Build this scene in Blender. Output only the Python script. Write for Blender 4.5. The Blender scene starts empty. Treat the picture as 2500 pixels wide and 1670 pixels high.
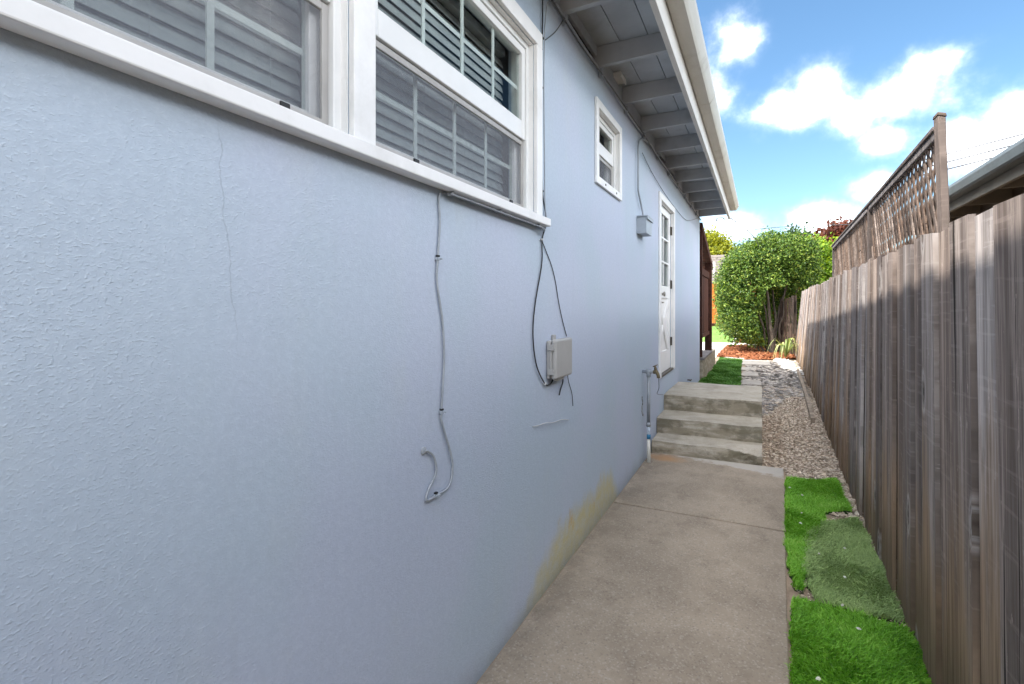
import bpy, bmesh, math, random
import numpy as np
from mathutils import Vector, Matrix
random.seed(7); rng = np.random.default_rng(7)
S = bpy.context.scene
COL = S.collection
R = math.radians

# ------------------------------------------------------------------ camera
cam = bpy.data.cameras.new('camera'); co = bpy.data.objects.new('camera', cam); COL.objects.link(co)
cam.sensor_width = 36.0; cam.lens = 17.87; cam.shift_y = -0.0337
co.location = (1.034, 0.0, 1.5); co.rotation_euler = (R(90), 0, R(26.05))
cam.clip_start = 0.02; cam.clip_end = 600
S.camera = co

# ------------------------------------------------------------------ light
SUN_TRAVEL = Vector((0.54, 0.50, -1.0)).normalized()
to_sun = -SUN_TRAVEL
SKY_STRENGTH = 0.15
SUN_STRENGTH = 2.0
sun = bpy.data.lights.new('sun', 'SUN'); so = bpy.data.objects.new('sun', sun); COL.objects.link(so)
sun.energy = SUN_STRENGTH; sun.angle = R(0.9); sun.color = (1.0, 0.95, 0.87)
so.rotation_euler = SUN_TRAVEL.to_track_quat('-Z', 'Y').to_euler()
so.location = (-20, -20, 40)
S.view_settings.view_transform = 'Standard'; S.view_settings.look = 'None'
S.view_settings.gamma = 1.0; S.view_settings.use_curve_mapping = False
S.view_settings.exposure = 2.06
S.cycles.max_bounces = 8; S.cycles.diffuse_bounces = 3; S.cycles.glossy_bounces = 3; S.cycles.transmission_bounces = 4; S.cycles.transparent_max_bounces = 16
S.cycles.use_adaptive_sampling = True; S.cycles.adaptive_threshold = 0.02; S.cycles.use_denoising = True
S.cycles.sample_clamp_indirect = 8.0

# ------------------------------------------------------------------ world: clear sky with cumulus in view, added fill clouds out of view
CLOUD_RADIANCE = 26.0  # raised past sunlit white so the clouds fill the shade
W = bpy.data.worlds.new('World'); S.world = W; W.use_nodes = True
wt = W.node_tree; wt.nodes.clear(); wl = wt.links
def wn(t, **k):
    n = wt.nodes.new(t)
    for a, b in k.items(): setattr(n, a, b)
    return n
def wmath(op, a, b=None, c=None, clamp=False):
    n = wn('ShaderNodeMath', operation=op, use_clamp=clamp)
    for i, v in enumerate((a, b, c)):
        if v is None: continue
        if isinstance(v, (int, float)): n.inputs[i].default_value = v
        else: wl.new(v, n.inputs[i])
    return n.outputs[0]
def wvec(op, a, b=None):
    n = wn('ShaderNodeVectorMath', operation=op)
    for i, v in enumerate((a, b)):
        if v is None: continue
        if isinstance(v, (tuple, list)): n.inputs[i].default_value = v
        else: wl.new(v, n.inputs[i])
    return n
wo = wn('ShaderNodeOutputWorld'); bg = wn('ShaderNodeBackground'); bg.inputs[1].default_value = SKY_STRENGTH
sky = wn('ShaderNodeTexSky', sky_type='NISHITA'); sky.sun_disc = False
sky.sun_elevation = math.asin(to_sun.z); sky.sun_rotation = math.atan2(to_sun.x, to_sun.y)
sky.air_density = 1.0; sky.dust_density = 0.6; sky.ozone_density = 1.6
tc = wn('ShaderNodeTexCoord'); D = tc.outputs['Generated']
sep = wn('ShaderNodeSeparateXYZ'); wl.new(D, sep.inputs[0])
# cloud layer coordinates: direction projected on a plane overhead
zz = wmath('MAXIMUM', sep.outputs[2], 0.0)
inv = wmath('DIVIDE', 1.0, wmath('ADD', zz, 0.12))
px = wmath('MULTIPLY', sep.outputs[0], inv); py = wmath('MULTIPLY', sep.outputs[1], inv)
cmb = wn('ShaderNodeCombineXYZ'); wl.new(px, cmb.inputs[0]); wl.new(py, cmb.inputs[1])
big = wn('ShaderNodeTexNoise'); big.inputs['Scale'].default_value = 0.9; big.inputs['Detail'].default_value = 2
wl.new(cmb.outputs[0], big.inputs['Vector'])
puff = wn('ShaderNodeTexNoise'); puff.inputs['Scale'].default_value = 9.0; puff.inputs['Detail'].default_value = 6
puff.inputs['Roughness'].default_value = 0.58
wl.new(D, puff.inputs['Vector'])
puffv = wmath('SUBTRACT', puff.outputs[0], 0.5)
field = wmath('MULTIPLY', wmath('SUBTRACT', big.outputs[0], 0.455), 5.0)
# cleared in view between the banks; unseen cover added elsewhere to fill the shade
view_c = wvec('DOT_PRODUCT', D, (0.15, 0.94, 0.30)).outputs['Value']
away = wmath('SMOOTH_MIN', 1.0, wmath('MULTIPLY', wmath('SUBTRACT', 0.975, view_c), 9.0), 0.3)
field = wmath('SUBTRACT', field, wmath('MULTIPLY', wmath('SUBTRACT', 1.0, away), 2.2))
dens = field
BANKS = [((-0.040, 0.907, 0.425), (18, 24)), ((-0.085, 0.935, 0.36), (17, 15)), ((0.045, 0.941, 0.330), (10.5, 25)),
         ((0.075, 0.936, 0.352), (16, 25)), ((0.190, 0.934, 0.312), (10.5, 27)), ((0.225, 0.917, 0.345), (20, 30)),
         ((0.167, 0.953, 0.252), (21, 30)), ((0.257, 0.937, 0.222), (12.5, 21)), ((0.335, 0.918, 0.255), (15, 16)),
         ((0.165, 0.966, 0.196), (27, 32)), ((0.10, 0.983, 0.128), (14, 26)), ((-0.04, 0.989, 0.140), (16, 30)),
         ((0.13, 0.955, 0.29), (26, 34))]
for (c, (kx, kz)) in BANKS:
    dv = wvec('SUBTRACT', D, c); sv = wvec('MULTIPLY', dv.outputs[0], (kx, 3.0, kz))
    ln = wvec('LENGTH', sv.outputs[0]).outputs['Value']
    b = wmath('SUBTRACT', 0.73, ln)
    dens = wmath('SMOOTH_MAX', dens, b, 0.25)
dens = wmath('ADD', dens, wmath('MULTIPLY', puffv, 3.0))
mr = wn('ShaderNodeMapRange', interpolation_type='LINEAR'); wl.new(dens, mr.inputs[0])
mr.inputs[1].default_value = -0.75; mr.inputs[2].default_value = 1.15
opac = wmath('MULTIPLY', wmath('POWER', mr.outputs[0], 4.2), 0.97)
opac = wmath('MULTIPLY', opac, wmath('SMOOTH_MIN', 1.0, wmath('MULTIPLY', zz, 14.0), 0.2))
skyc = wn('ShaderNodeHueSaturation'); skyc.inputs['Saturation'].default_value = 1.08; skyc.inputs['Value'].default_value = 0.42
wl.new(sky.outputs[0], skyc.inputs['Color'])
mx = wn('ShaderNodeMix', data_type='RGBA'); wl.new(opac, mx.inputs[0])
tn = wn('ShaderNodeMix', data_type='RGBA', blend_type='MULTIPLY'); tn.inputs[0].default_value = 1.0; wl.new(skyc.outputs[0], tn.inputs[6]); tn.inputs[7].default_value = (0.88, 1.01, 1.0, 1); wl.new(tn.outputs[2], mx.inputs[6])
mx.inputs[7].default_value = (CLOUD_RADIANCE, CLOUD_RADIANCE*0.985, CLOUD_RADIANCE*0.97, 1)
wl.new(mx.outputs[2], bg.inputs[0]); wl.new(bg.outputs[0], wo.inputs[0])

# ------------------------------------------------------------------ helpers: materials
class NT:
    def __init__(s, name):
        s.m = bpy.data.materials.new(name); s.m.use_nodes = True
        s.t = s.m.node_tree; s.l = s.t.links; s.t.nodes.clear()
        s.out = s.n('ShaderNodeOutputMaterial'); s.co = s.n('ShaderNodeTexCoord').outputs['Object']
    def n(s, t, **k):
        n = s.t.nodes.new(t)
        for a, b in k.items(): setattr(n, a, b)
        return n
    def put(s, sock, v):
        if isinstance(v, (int, float)): sock.default_value = v
        elif isinstance(v, (tuple, list)):
            sock.default_value = tuple(v) + ((1,) if len(v) == 3 and sock.type == 'RGBA' else ())
        else: s.l.new(v, sock)
    def math(s, op, a, b=None, c=None, clamp=False):
        n = s.n('ShaderNodeMath', operation=op, use_clamp=clamp)
        for i, v in enumerate((a, b, c)):
            if v is not None: s.put(n.inputs[i], v)
        return n.outputs[0]
    def vec(s, op, a, b=None, out=0):
        n = s.n('ShaderNodeVectorMath', operation=op)
        s.put(n.inputs[0], a)
        if b is not None: s.put(n.inputs[1], b)
        return n.outputs[out]
    def sc(s, k, co=None): return s.vec('MULTIPLY', co or s.co, k)
    def noise(s, co, scale, detail=4, rough=.55, dist=0.0, out=0):
        n = s.n('ShaderNodeTexNoise'); s.put(n.inputs['Vector'], co)
        n.inputs['Scale'].default_value = scale; n.inputs['Detail'].default_value = detail
        n.inputs['Roughness'].default_value = rough; n.inputs['Distortion'].default_value = dist
        return n.outputs[out]
    def vor(s, co, scale, feature='F1', out='Distance', rand=1.0):
        n = s.n('ShaderNodeTexVoronoi', feature=feature); s.put(n.inputs['Vector'], co)
        n.inputs['Scale'].default_value = scale
        n.inputs['Randomness'].default_value = rand
        return n.outputs[out]
    def step(s, v, a, b, lo=0.0, hi=1.0, kind='SMOOTHSTEP'):
        n = s.n('ShaderNodeMapRange', interpolation_type=kind); s.put(n.inputs[0], v)
        for i, x in enumerate((a, b, lo, hi)): s.put(n.inputs[i+1], x)
        return n.outputs[0]
    def mix(s, f, a, b, kind='MIX'):
        n = s.n('ShaderNodeMix', data_type='RGBA', blend_type=kind)
        s.put(n.inputs[0], f); s.put(n.inputs[6], a); s.put(n.inputs[7], b); return n.outputs[2]
    def ramp(s, v, stops):
        n = s.n('ShaderNodeValToRGB'); s.put(n.inputs[0], v); e = n.color_ramp.elements
        while len(e) < len(stops): e.new(.5)
        for i, (p, c) in enumerate(stops): e[i].position = p; e[i].color = tuple(c) + (1,)
        return n.outputs[0]
    def bump(s, h, strength=.3, dist=.01, nrm=None):
        n = s.n('ShaderNodeBump'); n.inputs['Strength'].default_value = strength; n.inputs['Distance'].default_value = dist
        s.put(n.inputs['Height'], h)
        if nrm is not None: s.l.new(nrm, n.inputs['Normal'])
        return n.outputs[0]
    def xyz(s, co=None):
        n = s.n('ShaderNodeSeparateXYZ'); s.put(n.inputs[0], co or s.co); return n.outputs
    def rand(s): return s.n('ShaderNodeObjectInfo').outputs['Random']
    def attr(s, name='tone'):
        n = s.n('ShaderNodeAttribute'); n.attribute_name = name; return n.outputs['Fac']
    def bsdf(s, col, rough=.7, metal=0.0, spec=.3, nrm=None):
        n = s.n('ShaderNodeBsdfPrincipled'); s.put(n.inputs['Base Color'], col); s.put(n.inputs['Roughness'], rough)
        s.put(n.inputs['Metallic'], metal); s.put(n.inputs['Specular IOR Level'], spec)
        if nrm is not None: s.l.new(nrm, n.inputs['Normal'])
        s.l.new(n.outputs[0], s.out.inputs[0]); return n

def pmat(name, c1, c2, scale=6, rough=.6, bump=.15, bscale=80, stretch=(1, 1, 1), metal=0.0, spec=.3, dirt=None, rnd=0.0, bd=.004):
    t = NT(name); co = t.co
    if rnd: co = t.vec('ADD', co, t.sc((37, 53, 71), t.vec('ADD', (0, 0, 0), t.rand())))
    c = t.sc(stretch, co)
    f = t.step(t.noise(c, scale, 5, .6), .35, .65)
    col = t.mix(f, c1, c2)
    if dirt: col = t.mix(t.math('MULTIPLY', t.step(t.noise(co, scale*.6, 6, .7), .5, .72), dirt[1]), col, dirt[0])
    if rnd: col = t.mix(1.0, col, t.ramp(t.rand(), [(0, (1-rnd,)*3), (1, (1.0,)*3)]), 'MULTIPLY')
    t.bsdf(col, rough, metal, spec, t.bump(t.noise(c, bscale, 4, .6), bump, bd) if bump else None)
    return t.m

M = {}
def stucco():
    t = NT('painted_stucco'); x, y, z = t.xyz()
    # base paint with faint cloudy drift between blue grey and lavender
    drift = t.noise(t.sc((1, .7, .7)), 1.6, 3, .5)
    col = t.mix(t.step(drift, .38, .62), (.475, .552, .640), (.505, .556, .668))
    blot = t.noise(t.sc((1, 1.0, .45)), 5, 5, .6)
    col = t.mix(t.math('MULTIPLY', t.step(blot, .52, .75), .28), col, (.52, .575, .60))
    # weeping streaks, faint
    st = t.noise(t.sc((1, 16, .7)), 1.0, 4, .6)
    col = t.mix(t.math('MULTIPLY', t.step(st, .56, .75), .12), col, (.38, .43, .46))
    # splash-back and algae at the foot of the wall
    n1 = t.noise(t.sc((1, 6.5, 2.5)), 1.0, 6, .68)
    n2 = t.noise(t.sc((1, 3, 2.2)), 1.7, 5, .6)
    crest = t.math('MULTIPLY', t.step(y, 1.9, 2.9), t.step(y, 4.15, 3.8))
    top = t.math('ADD', t.math('MULTIPLY', crest, .29), t.math('MULTIPLY', t.math('SUBTRACT', n1, .5), .30))
    alg = t.step(t.math('SUBTRACT', t.math('ADD', top, .02), z), 0.0, .16)
    alg = t.math('MULTIPLY', alg, t.math('MULTIPLY', t.step(y, 1.3, 2.7), t.step(y, 4.3, 3.95)))
    col = t.mix(t.math('MULTIPLY', t.math('MULTIPLY', alg, t.step(t.noise(t.co, 14, 5, .7), .3, .6, .55, 1.0)), 1.0), col, (.56, .505, .29))
    och = t.math('MULTIPLY', t.step(t.noise(t.sc((1, 8, 4.0)), 1.0, 6, .7), .54, .66), t.math('MULTIPLY', t.step(y, 2.5, 2.8), t.step(y, 3.75, 3.5)))
    och = t.math('MULTIPLY', och, t.math('MULTIPLY', t.step(z, .33, .24), t.step(z, .03, .10)))
    col = t.mix(t.math('MULTIPLY', och, .75), col, (.56, .39, .14))
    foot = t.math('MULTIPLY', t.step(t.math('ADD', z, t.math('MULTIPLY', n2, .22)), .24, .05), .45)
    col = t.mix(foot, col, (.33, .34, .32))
    # two hairline cracks
    wob = t.math('MULTIPLY', t.math('SUBTRACT', t.noise(t.sc((0, 0, 1)), 7, 4, .6), .5), .07)
    c1 = t.math('ABSOLUTE', t.math('SUBTRACT', t.math('ADD', y, wob), t.math('ADD', .70, t.math('MULTIPLY', t.math('MAXIMUM', t.math('SUBTRACT', 1.78, z), 0), .11))))
    m1 = t.math('MULTIPLY', t.step(c1, .0022, .0006), t.math('MULTIPLY', t.step(z, 1.9, 1.84), t.step(z, 1.35, 1.55)))
    c2 = t.math('ABSOLUTE', t.math('SUBTRACT', t.math('ADD', y, t.math('MULTIPLY', wob, .35)), 1.935))
    m2 = t.math('MULTIPLY', t.step(c2, .0024, .0006), t.math('MULTIPLY', t.step(z, 1.6, 1.2), t.step(z, .3, .45)))
    crk = t.math('MULTIPLY', t.math('ADD', m1, t.math('MULTIPLY', m2, .5), clamp=True), .26)
    col = t.mix(crk, col, (.20, .23, .27))
    # trowelled dash finish
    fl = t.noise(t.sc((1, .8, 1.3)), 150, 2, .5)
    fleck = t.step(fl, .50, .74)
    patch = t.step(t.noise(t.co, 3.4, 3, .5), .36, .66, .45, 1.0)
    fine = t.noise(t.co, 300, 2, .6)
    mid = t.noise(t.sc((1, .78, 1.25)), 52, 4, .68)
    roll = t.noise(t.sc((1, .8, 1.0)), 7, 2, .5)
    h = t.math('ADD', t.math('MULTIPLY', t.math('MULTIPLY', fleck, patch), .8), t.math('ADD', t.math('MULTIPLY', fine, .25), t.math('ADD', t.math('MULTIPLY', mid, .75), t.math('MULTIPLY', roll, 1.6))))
    relief_shade = t.math('ADD', t.math('MULTIPLY', mid, .6), t.math('MULTIPLY', fl, .4))  # pit shade and raised highlights painted into the colour, following the relief
    col = t.mix(t.step(relief_shade, .34, .62, .15, 0), col, (.25, .30, .36))
    col = t.mix(t.step(relief_shade, .50, .70, 0, .22), col, (.62, .68, .74))
    h = t.math('SUBTRACT', h, t.math('MULTIPLY', crk, 1.2))
    t.bsdf(col, .78, 0, .25, t.bump(h, .44, .0034))
    return t.m
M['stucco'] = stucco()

def concrete(name, a, b, dark, grime=.5, moss_shade=0.0, rust=False, speck=.5):
    t = NT(name); x, y, z = t.xyz()
    f = t.noise(t.co, 1.9, 5, .6)
    col = t.mix(t.step(f, .36, .64), a, b)
    g = t.noise(t.sc((1.2, .8, 1)), 4.2, 6, .68)
    col = t.mix(t.math('MULTIPLY', t.step(g, .48, .72), grime), col, dark)
    agg = t.vor(t.co, 130, 'F1', 'Color'); av = t.n('ShaderNodeSeparateColor'); t.l.new(agg, av.inputs[0])
    col = t.mix(t.math('MULTIPLY', t.step(av.outputs[0], .80, .95), .42*speck), col, (.58, .55, .50))
    col = t.mix(t.math('MULTIPLY', t.step(av.outputs[1], .84, .98), .55*speck), col, tuple(v*.55 for v in dark))
    fn = t.noise(t.co, 90, 4, .7)
    col = t.mix(t.math('MULTIPLY', t.step(fn, .45, .75), .25), col, dark)
    if moss_shade:
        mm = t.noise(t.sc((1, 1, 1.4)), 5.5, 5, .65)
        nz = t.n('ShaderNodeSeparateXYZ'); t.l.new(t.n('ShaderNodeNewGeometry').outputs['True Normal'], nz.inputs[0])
        face = t.step(nz.outputs[2], .4, .7, 1.0, .30)  # moss blotches; upright faces darkened further to paint in riser shade
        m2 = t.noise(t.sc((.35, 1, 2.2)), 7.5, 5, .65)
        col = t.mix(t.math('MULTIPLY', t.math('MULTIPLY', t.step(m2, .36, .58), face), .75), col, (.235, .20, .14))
        col = t.mix(t.math('MULTIPLY', t.math('MULTIPLY', t.step(mm, .44, .62), moss_shade), face), col, (.130, .115, .080))
    if rust:
        d = t.vec('LENGTH', t.vec('MULTIPLY', t.vec('SUBTRACT', t.co, (.17, 5.22, 0)), (2.6, 4.2, 0)), None, 1)
        rr = t.step(t.math('ADD', d, t.math('MULTIPLY', t.noise(t.co, 9, 4, .6), .7)), 1.05, .45)
        col = t.mix(t.math('MULTIPLY', rr, .7), col, (.43, .23, .10))
        # broken laitance with exposed stones along the far edge
        e = t.math('ADD', t.math('MULTIPLY', t.math('SUBTRACT', y, 5.02), 3.2), t.math('MULTIPLY', t.math('SUBTRACT', x, .5), .9))
        ch = t.math('MULTIPLY', t.step(t.math('ADD', e, t.math('MULTIPLY', t.math('SUBTRACT', t.noise(t.co, 7, 5, .65), .5), 1.3)), .75, 1.0), .75)
        col = t.mix(ch, col, (.47, .44, .40))
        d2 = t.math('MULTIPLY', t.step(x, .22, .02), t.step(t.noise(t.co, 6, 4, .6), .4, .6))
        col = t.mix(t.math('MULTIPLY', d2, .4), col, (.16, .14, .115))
    pit = t.vor(t.co, 55); pn = t.math('MULTIPLY', t.step(pit, .16, .02), -.7)
    h = t.math('ADD', t.math('MULTIPLY', fn, .6), t.math('ADD', pn, t.math('MULTIPLY', t.noise(t.co, 12, 4, .6), 1.2)))
    t.bsdf(col, .86, 0, .2, t.bump(h, .35, .004))
    return t.m
M['path'] = concrete('path_concrete', (.350, .288, .222), (.275, .226, .174), (.185, .152, .118), .60, 0, True)
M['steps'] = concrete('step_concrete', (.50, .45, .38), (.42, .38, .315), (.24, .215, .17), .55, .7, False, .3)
M['patio'] = concrete('patio_concrete', (.62, .60, .57), (.56, .54, .51), (.45, .43, .40), .3, 0, False, .2)
M['paver'] = concrete('paver_concrete', (.44, .40, .35), (.37, .335, .29), (.27, .24, .2), .4, 0, False, .2)
M['plinth'] = concrete('plinth_render', (.46, .41, .33), (.40, .35, .27), (.25, .21, .16), .5, .25, False, .2)

def wood(name, grey, grey2, brown, knots=.5, damp=.5, zs=1.83):
    t = NT(name); rn = t.rand()
    off = t.sc((17, 91, 57), t.vec('ADD', (0, 0, 0), rn))
    co = t.vec('ADD', t.co, off); x, y, z = t.xyz()
    # knots: a few cells per board, rings that bend the grain round them
    cxyz = t.xyz(co); kcn = t.n('ShaderNodeCombineXYZ'); t.l.new(t.math('MULTIPLY', cxyz[1], 5.5), kcn.inputs[0]); t.l.new(t.math('MULTIPLY', cxyz[2], 4.2), kcn.inputs[1])
    kv = t.n('ShaderNodeTexVoronoi', voronoi_dimensions='2D'); kv.inputs['Scale'].default_value = 1.0; t.l.new(kcn.outputs[0], kv.inputs['Vector'])
    kd = kv.outputs['Distance']; kr = t.n('ShaderNodeSeparateColor'); t.l.new(kv.outputs['Color'], kr.inputs[0])
    on = t.step(kr.outputs[0], .84, .86)
    km = t.math('MULTIPLY', t.step(kd, .17, .11), on)
    kk = t.math('MULTIPLY', t.math('MULTIPLY', t.step(kd, .34, .06), on), .8)
    warp = t.vec('ADD', t.sc((1, 55, 2.6), co), t.vec('MULTIPLY', t.vec('ADD', (0, 0, 0), kk), (0, 2.6, 0)))
    gr = t.noise(warp, 1.0, 6, .70, .25)
    band = t.noise(t.vec('ADD', t.sc((1, 14, .55), co), t.vec('MULTIPLY', t.vec('ADD', (0, 0, 0), kk), (0, 1.2, 0))), 1.0, 3, .55)
    col = t.mix(t.step(gr, .42, .58), grey, grey2)
    col = t.mix(t.math('MULTIPLY', t.step(band, .525, .555), .55), col, tuple(v*.62 for v in grey2))
    col = t.mix(t.math('MULTIPLY', t.step(band, .44, .41), .5), col, tuple(min(1, v*1.35) for v in grey))
    broad = t.noise(t.sc((1, 3.5, .5), co), 1.0, 4, .6)
    col = t.mix(t.math('MULTIPLY', t.step(broad, .52, .74), .35), col, brown)
    hair = t.noise(t.sc((1, 170, 7), co), 1.0, 3, .65)
    col = t.mix(t.math('MULTIPLY', t.step(hair, .53, .60), .42), col, tuple(v*.55 for v in grey2))
    blot = t.noise(t.sc((1, 9, 5), co), 1.0, 6, .72)
    col = t.mix(t.math('MULTIPLY', t.step(blot, .52, .66), .45), col, tuple(v*.5 for v in grey2))
    saw = t.noise(t.sc((1, 3, 95), co), 1.0, 3, .6)
    col = t.mix(t.math('MULTIPLY', t.step(saw, .56, .66), .22), col, tuple(min(1, v*1.3) for v in grey))
    scuff = t.noise(t.sc((1, 30, 11), co), 1.0, 5, .75)
    col = t.mix(t.math('MULTIPLY', t.step(scuff, .63, .66), .6), col, tuple(min(1, v*1.6) for v in grey))
    # weather checks: long dark splits
    ck = t.noise(t.sc((1, 30, .9), co), 1.0, 3, .55)
    cm = t.math('MULTIPLY', t.step(ck, .660, .668), .95)
    col = t.mix(cm, col, (.030, .025, .022))
    tint = t.ramp(rn, [(0, (.42, .38, .37)), (.20, (1.10, 1.08, 1.08)), (.38, (.55, .50, .48)), (.56, (1.06, .92, .82)), (.78, (.62, .54, .49)), (1, (1.38, 1.37, 1.38))])
    col = t.mix(1.0, col, tint, 'MULTIPLY')
    # tannin brown where rain splash keeps the foot from silvering
    if damp:
        dn = t.noise(t.sc((1, 5, .9), co), 1.0, 4, .6)
        dm = t.math('MULTIPLY', t.step(t.math('SUBTRACT', t.math('ADD', t.math('MULTIPLY', dn, 1.3), t.math('MULTIPLY', rn, .45)), z), .42, .80), damp)
        col = t.mix(dm, col, t.mix(t.step(gr, .35, .7), tuple(v*1.15 for v in brown), tuple(v*.55 for v in brown)))
        col = t.mix(t.math('MULTIPLY', t.step(t.math('SUBTRACT', t.math('MULTIPLY', dn, .55), z), 0, .2), .5), col, (.10, .072, .048))
    if knots:
        ring = t.math('SINE', t.math('MULTIPLY', t.math('ADD', kd, t.math('MULTIPLY', gr, .30)), 50.0))
        kcol = t.mix(t.step(ring, -.5, .9), (.15, .12, .10), tuple(v*.9 for v in grey))
        col = t.mix(t.math('MULTIPLY', km, knots), col, kcol)
        halo = t.math('MULTIPLY', t.math('MULTIPLY', t.step(kd, .26, .18), t.step(kd, .14, .18)), on)
        col = t.mix(t.math('MULTIPLY', halo, knots*.35), col, tuple(min(1, v*1.6) for v in grey))
        col = t.mix(t.math('MULTIPLY', t.math('MULTIPLY', t.step(kd, .06, .03), on), knots), col, (.03, .02, .016))
    h = t.math('SUBTRACT', t.math('ADD', t.math('MULTIPLY', gr, 1.0), t.math('MULTIPLY', km, .6)), t.math('MULTIPLY', cm, 1.5))
    t.bsdf(col, .85, 0, .15, t.bump(h, .6, .004))
    return t.m
M['fence'] = wood('weathered_fence_wood', (.50, .465, .445), (.31, .275, .26), (.37, .25, .16), .8, .9)
M['lattice'] = wood('weathered_lattice_wood', (.22, .178, .152), (.14, .11, .092), (.15, .108, .08), 0, 0)
M['post'] = wood('weathered_post_wood', (.25, .23, .225), (.17, .155, .15), (.16, .135, .115), .2, 0)
M['edging'] = wood('edging_wood', (.36, .30, .235), (.28, .23, .175), (.24, .18, .125), .2, 0)
M['redwood'] = wood('stained_redwood', (.120, .052, .034), (.078, .034, .024), (.10, .042, .026), 0, 0)
M['cedar'] = wood('new_cedar', (.62, .25, .065), (.52, .19, .045), (.56, .22, .05), .2, 0)
M['stake'] = wood('dark_fence_wood', (.16, .125, .10), (.10, .078, .062), (.11, .08, .058), .3, .3)

M['trim'] = pmat('white_painted_trim', (.86, .85, .835), (.82, .81, .795), 5, .45, .12, 40, dirt=((.55, .53, .49), .30))
M['vinyl'] = pmat('white_vinyl', (.80, .80, .785), (.76, .76, .745), 4, .32, .03, 60, dirt=((.6, .58, .54), .18))
M['screenframe'] = pmat('almond_screen_frame', (.42, .405, .385), (.37, .355, .335), 6, .4, .05, 60)
M['tab'] = pmat('black_rubber_tab', (.02, .02, .02), (.03, .03, .03), 20, .5, .05)
M['slat'] = pmat('blind_slat_white', (.50, .51, .52), (.45, .46, .47), 5, .5, .03)
M['eave'] = pmat('grey_eave_paint', (.475, .505, .535), (.42, .445, .475), 4, .65, .25, 30, dirt=((.22, .22, .225), .35), rnd=.12, bd=.003)
M['fascia'] = pmat('cream_fascia_paint', (.66, .645, .61), (.58, .565, .53), 5, .5, .15, 30, (1, .3, 1), dirt=((.40, .37, .32), .35))
M['gutter'] = pmat('cream_gutter_enamel', (.58, .56, .515), (.50, .48, .435), 7, .38, .08, 20, (1, .15, 1), dirt=((.30, .265, .22), .45))
M['dark'] = pmat('dark_void', (.012, .012, .012), (.02, .02, .02), 5, .9, 0)
M['interior'] = pmat('room_plaster', (.36, .355, .35), (.32, .315, .31), 3, .9, 0)
M['brownshade'] = pmat('brown_roller_shade', (.16, .145, .13), (.135, .122, .11), 5, .8, .1, 120)
M['roof'] = pmat('asphalt_shingle', (.13, .115, .105), (.19, .17, .155), 9, .9, .4, 60, dirt=((.08, .075, .07), .4))
M['shingle'] = pmat('grey_brown_shingle', (.15, .125, .11), (.21, .18, .16), 30, .9, .4, 40, dirt=((.16, .14, .13), .4), rnd=.25)  # own grey brown of the far roof shingles
M['conduit'] = pmat('painted_conduit', (.33, .36, .40), (.29, .315, .35), 12, .5, .08)
M['jbox'] = pmat('painted_steel_box', (.40, .44, .49), (.35, .385, .43), 8, .45, .06, dirt=((.25, .26, .27), .3))
M['ubox'] = pmat('beige_grey_plastic', (.42, .41, .395), (.385, .375, .36), 5, .5, .06, 150)
M['greycable'] = pmat('painted_coax', (.36, .385, .42), (.30, .325, .355), 20, .5, .1)
M['blackcable'] = pmat('black_coax', (.018, .02, .022), (.03, .032, .035), 20, .45, .1)
M['thinwire'] = pmat('thin_wire', (.05, .055, .06), (.08, .085, .09), 30, .5, 0)
M['whitewire'] = pmat('white_wire', (.62, .62, .62), (.55, .55, .55), 30, .5, 0)
M['clip'] = pmat('cable_clip', (.30, .30, .30), (.12, .12, .12), 60, .5, 0)
M['galv'] = pmat('galvanised_pipe', (.33, .355, .385), (.26, .28, .305), 14, .5, .12, 80, metal=.15, dirt=((.20, .18, .14), .4))
M['brass'] = pmat('tarnished_brass', (.23, .18, .10), (.15, .125, .085), 25, .45, .15, 90, metal=.7)
M['bronze'] = pmat('aged_bronze', (.13, .11, .085), (.08, .07, .055), 25, .4, .1, 90, metal=.7)
M['nickel'] = pmat('dull_nickel', (.40, .38, .34), (.30, .28, .25), 20, .35, .05, metal=.85)
M['pvc'] = pmat('white_pvc', (.66, .65, .60), (.60, .58, .52), 10, .4, .05, dirt=((.45, .38, .26), .4))
M['bluetape'] = pmat('blue_pipe_wrap', (.03, .16, .30), (.05, .22, .38), 20, .5, .1)
M['door'] = pmat('white_door_paint', (.88, .875, .86), (.85, .845, .83), 4, .4, .06, 40, dirt=((.6, .6, .6), .2))
M['nbrgutter'] = pmat('grey_green_gutter', (.125, .145, .15), (.10, .115, .12), 7, .4, .08, 30, dirt=((.12, .12, .115), .4))
M['nbrwall'] = pmat('tan_wall', (.20, .165, .125), (.17, .14, .105), 4, .85, .3, 60)
M['nbreave'] = pmat('tan_eave', (.24, .21, .165), (.20, .175, .14), 5, .8, .2, 30)
M['soil'] = pmat('bare_soil', (.36, .275, .20), (.27, .20, .145), 7, .95, .6, 50, dirt=((.30, .25, .205), .5), bd=.012)
M['backing'] = pmat('turf_backing', (.035, .075, .02), (.03, .055, .018), 20, .95, .3)
M['backing2'] = pmat('dull_turf_backing', (.075, .085, .045), (.06, .065, .035), 20, .95, .3)
M['lawn'] = pmat('far_lawn', (.15, .27, .06), (.12, .23, .05), 4, .95, .5, 60, bd=.02)
M['farwall'] = pmat('pale_far_wall', (.36, .31, .26), (.32, .28, .235), 3, .85, .2)
M['canvas'] = pmat('beige_canvas', (.62, .50, .34), (.55, .44, .29), 4, .9, .15, 60)
M['debris'] = pmat('pale_petals', (.72, .70, .62), (.6, .57, .48), 30, .8, 0)
M['bark'] = pmat('grey_brown_bark', (.11, .088, .068), (.07, .055, .042), 9, .9, .7, 25, (1, 1, .35), bd=.015)
M['pole'] = pmat('power_line', (.10, .10, .11), (.12, .12, .13), 5, .6, 0)

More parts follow.
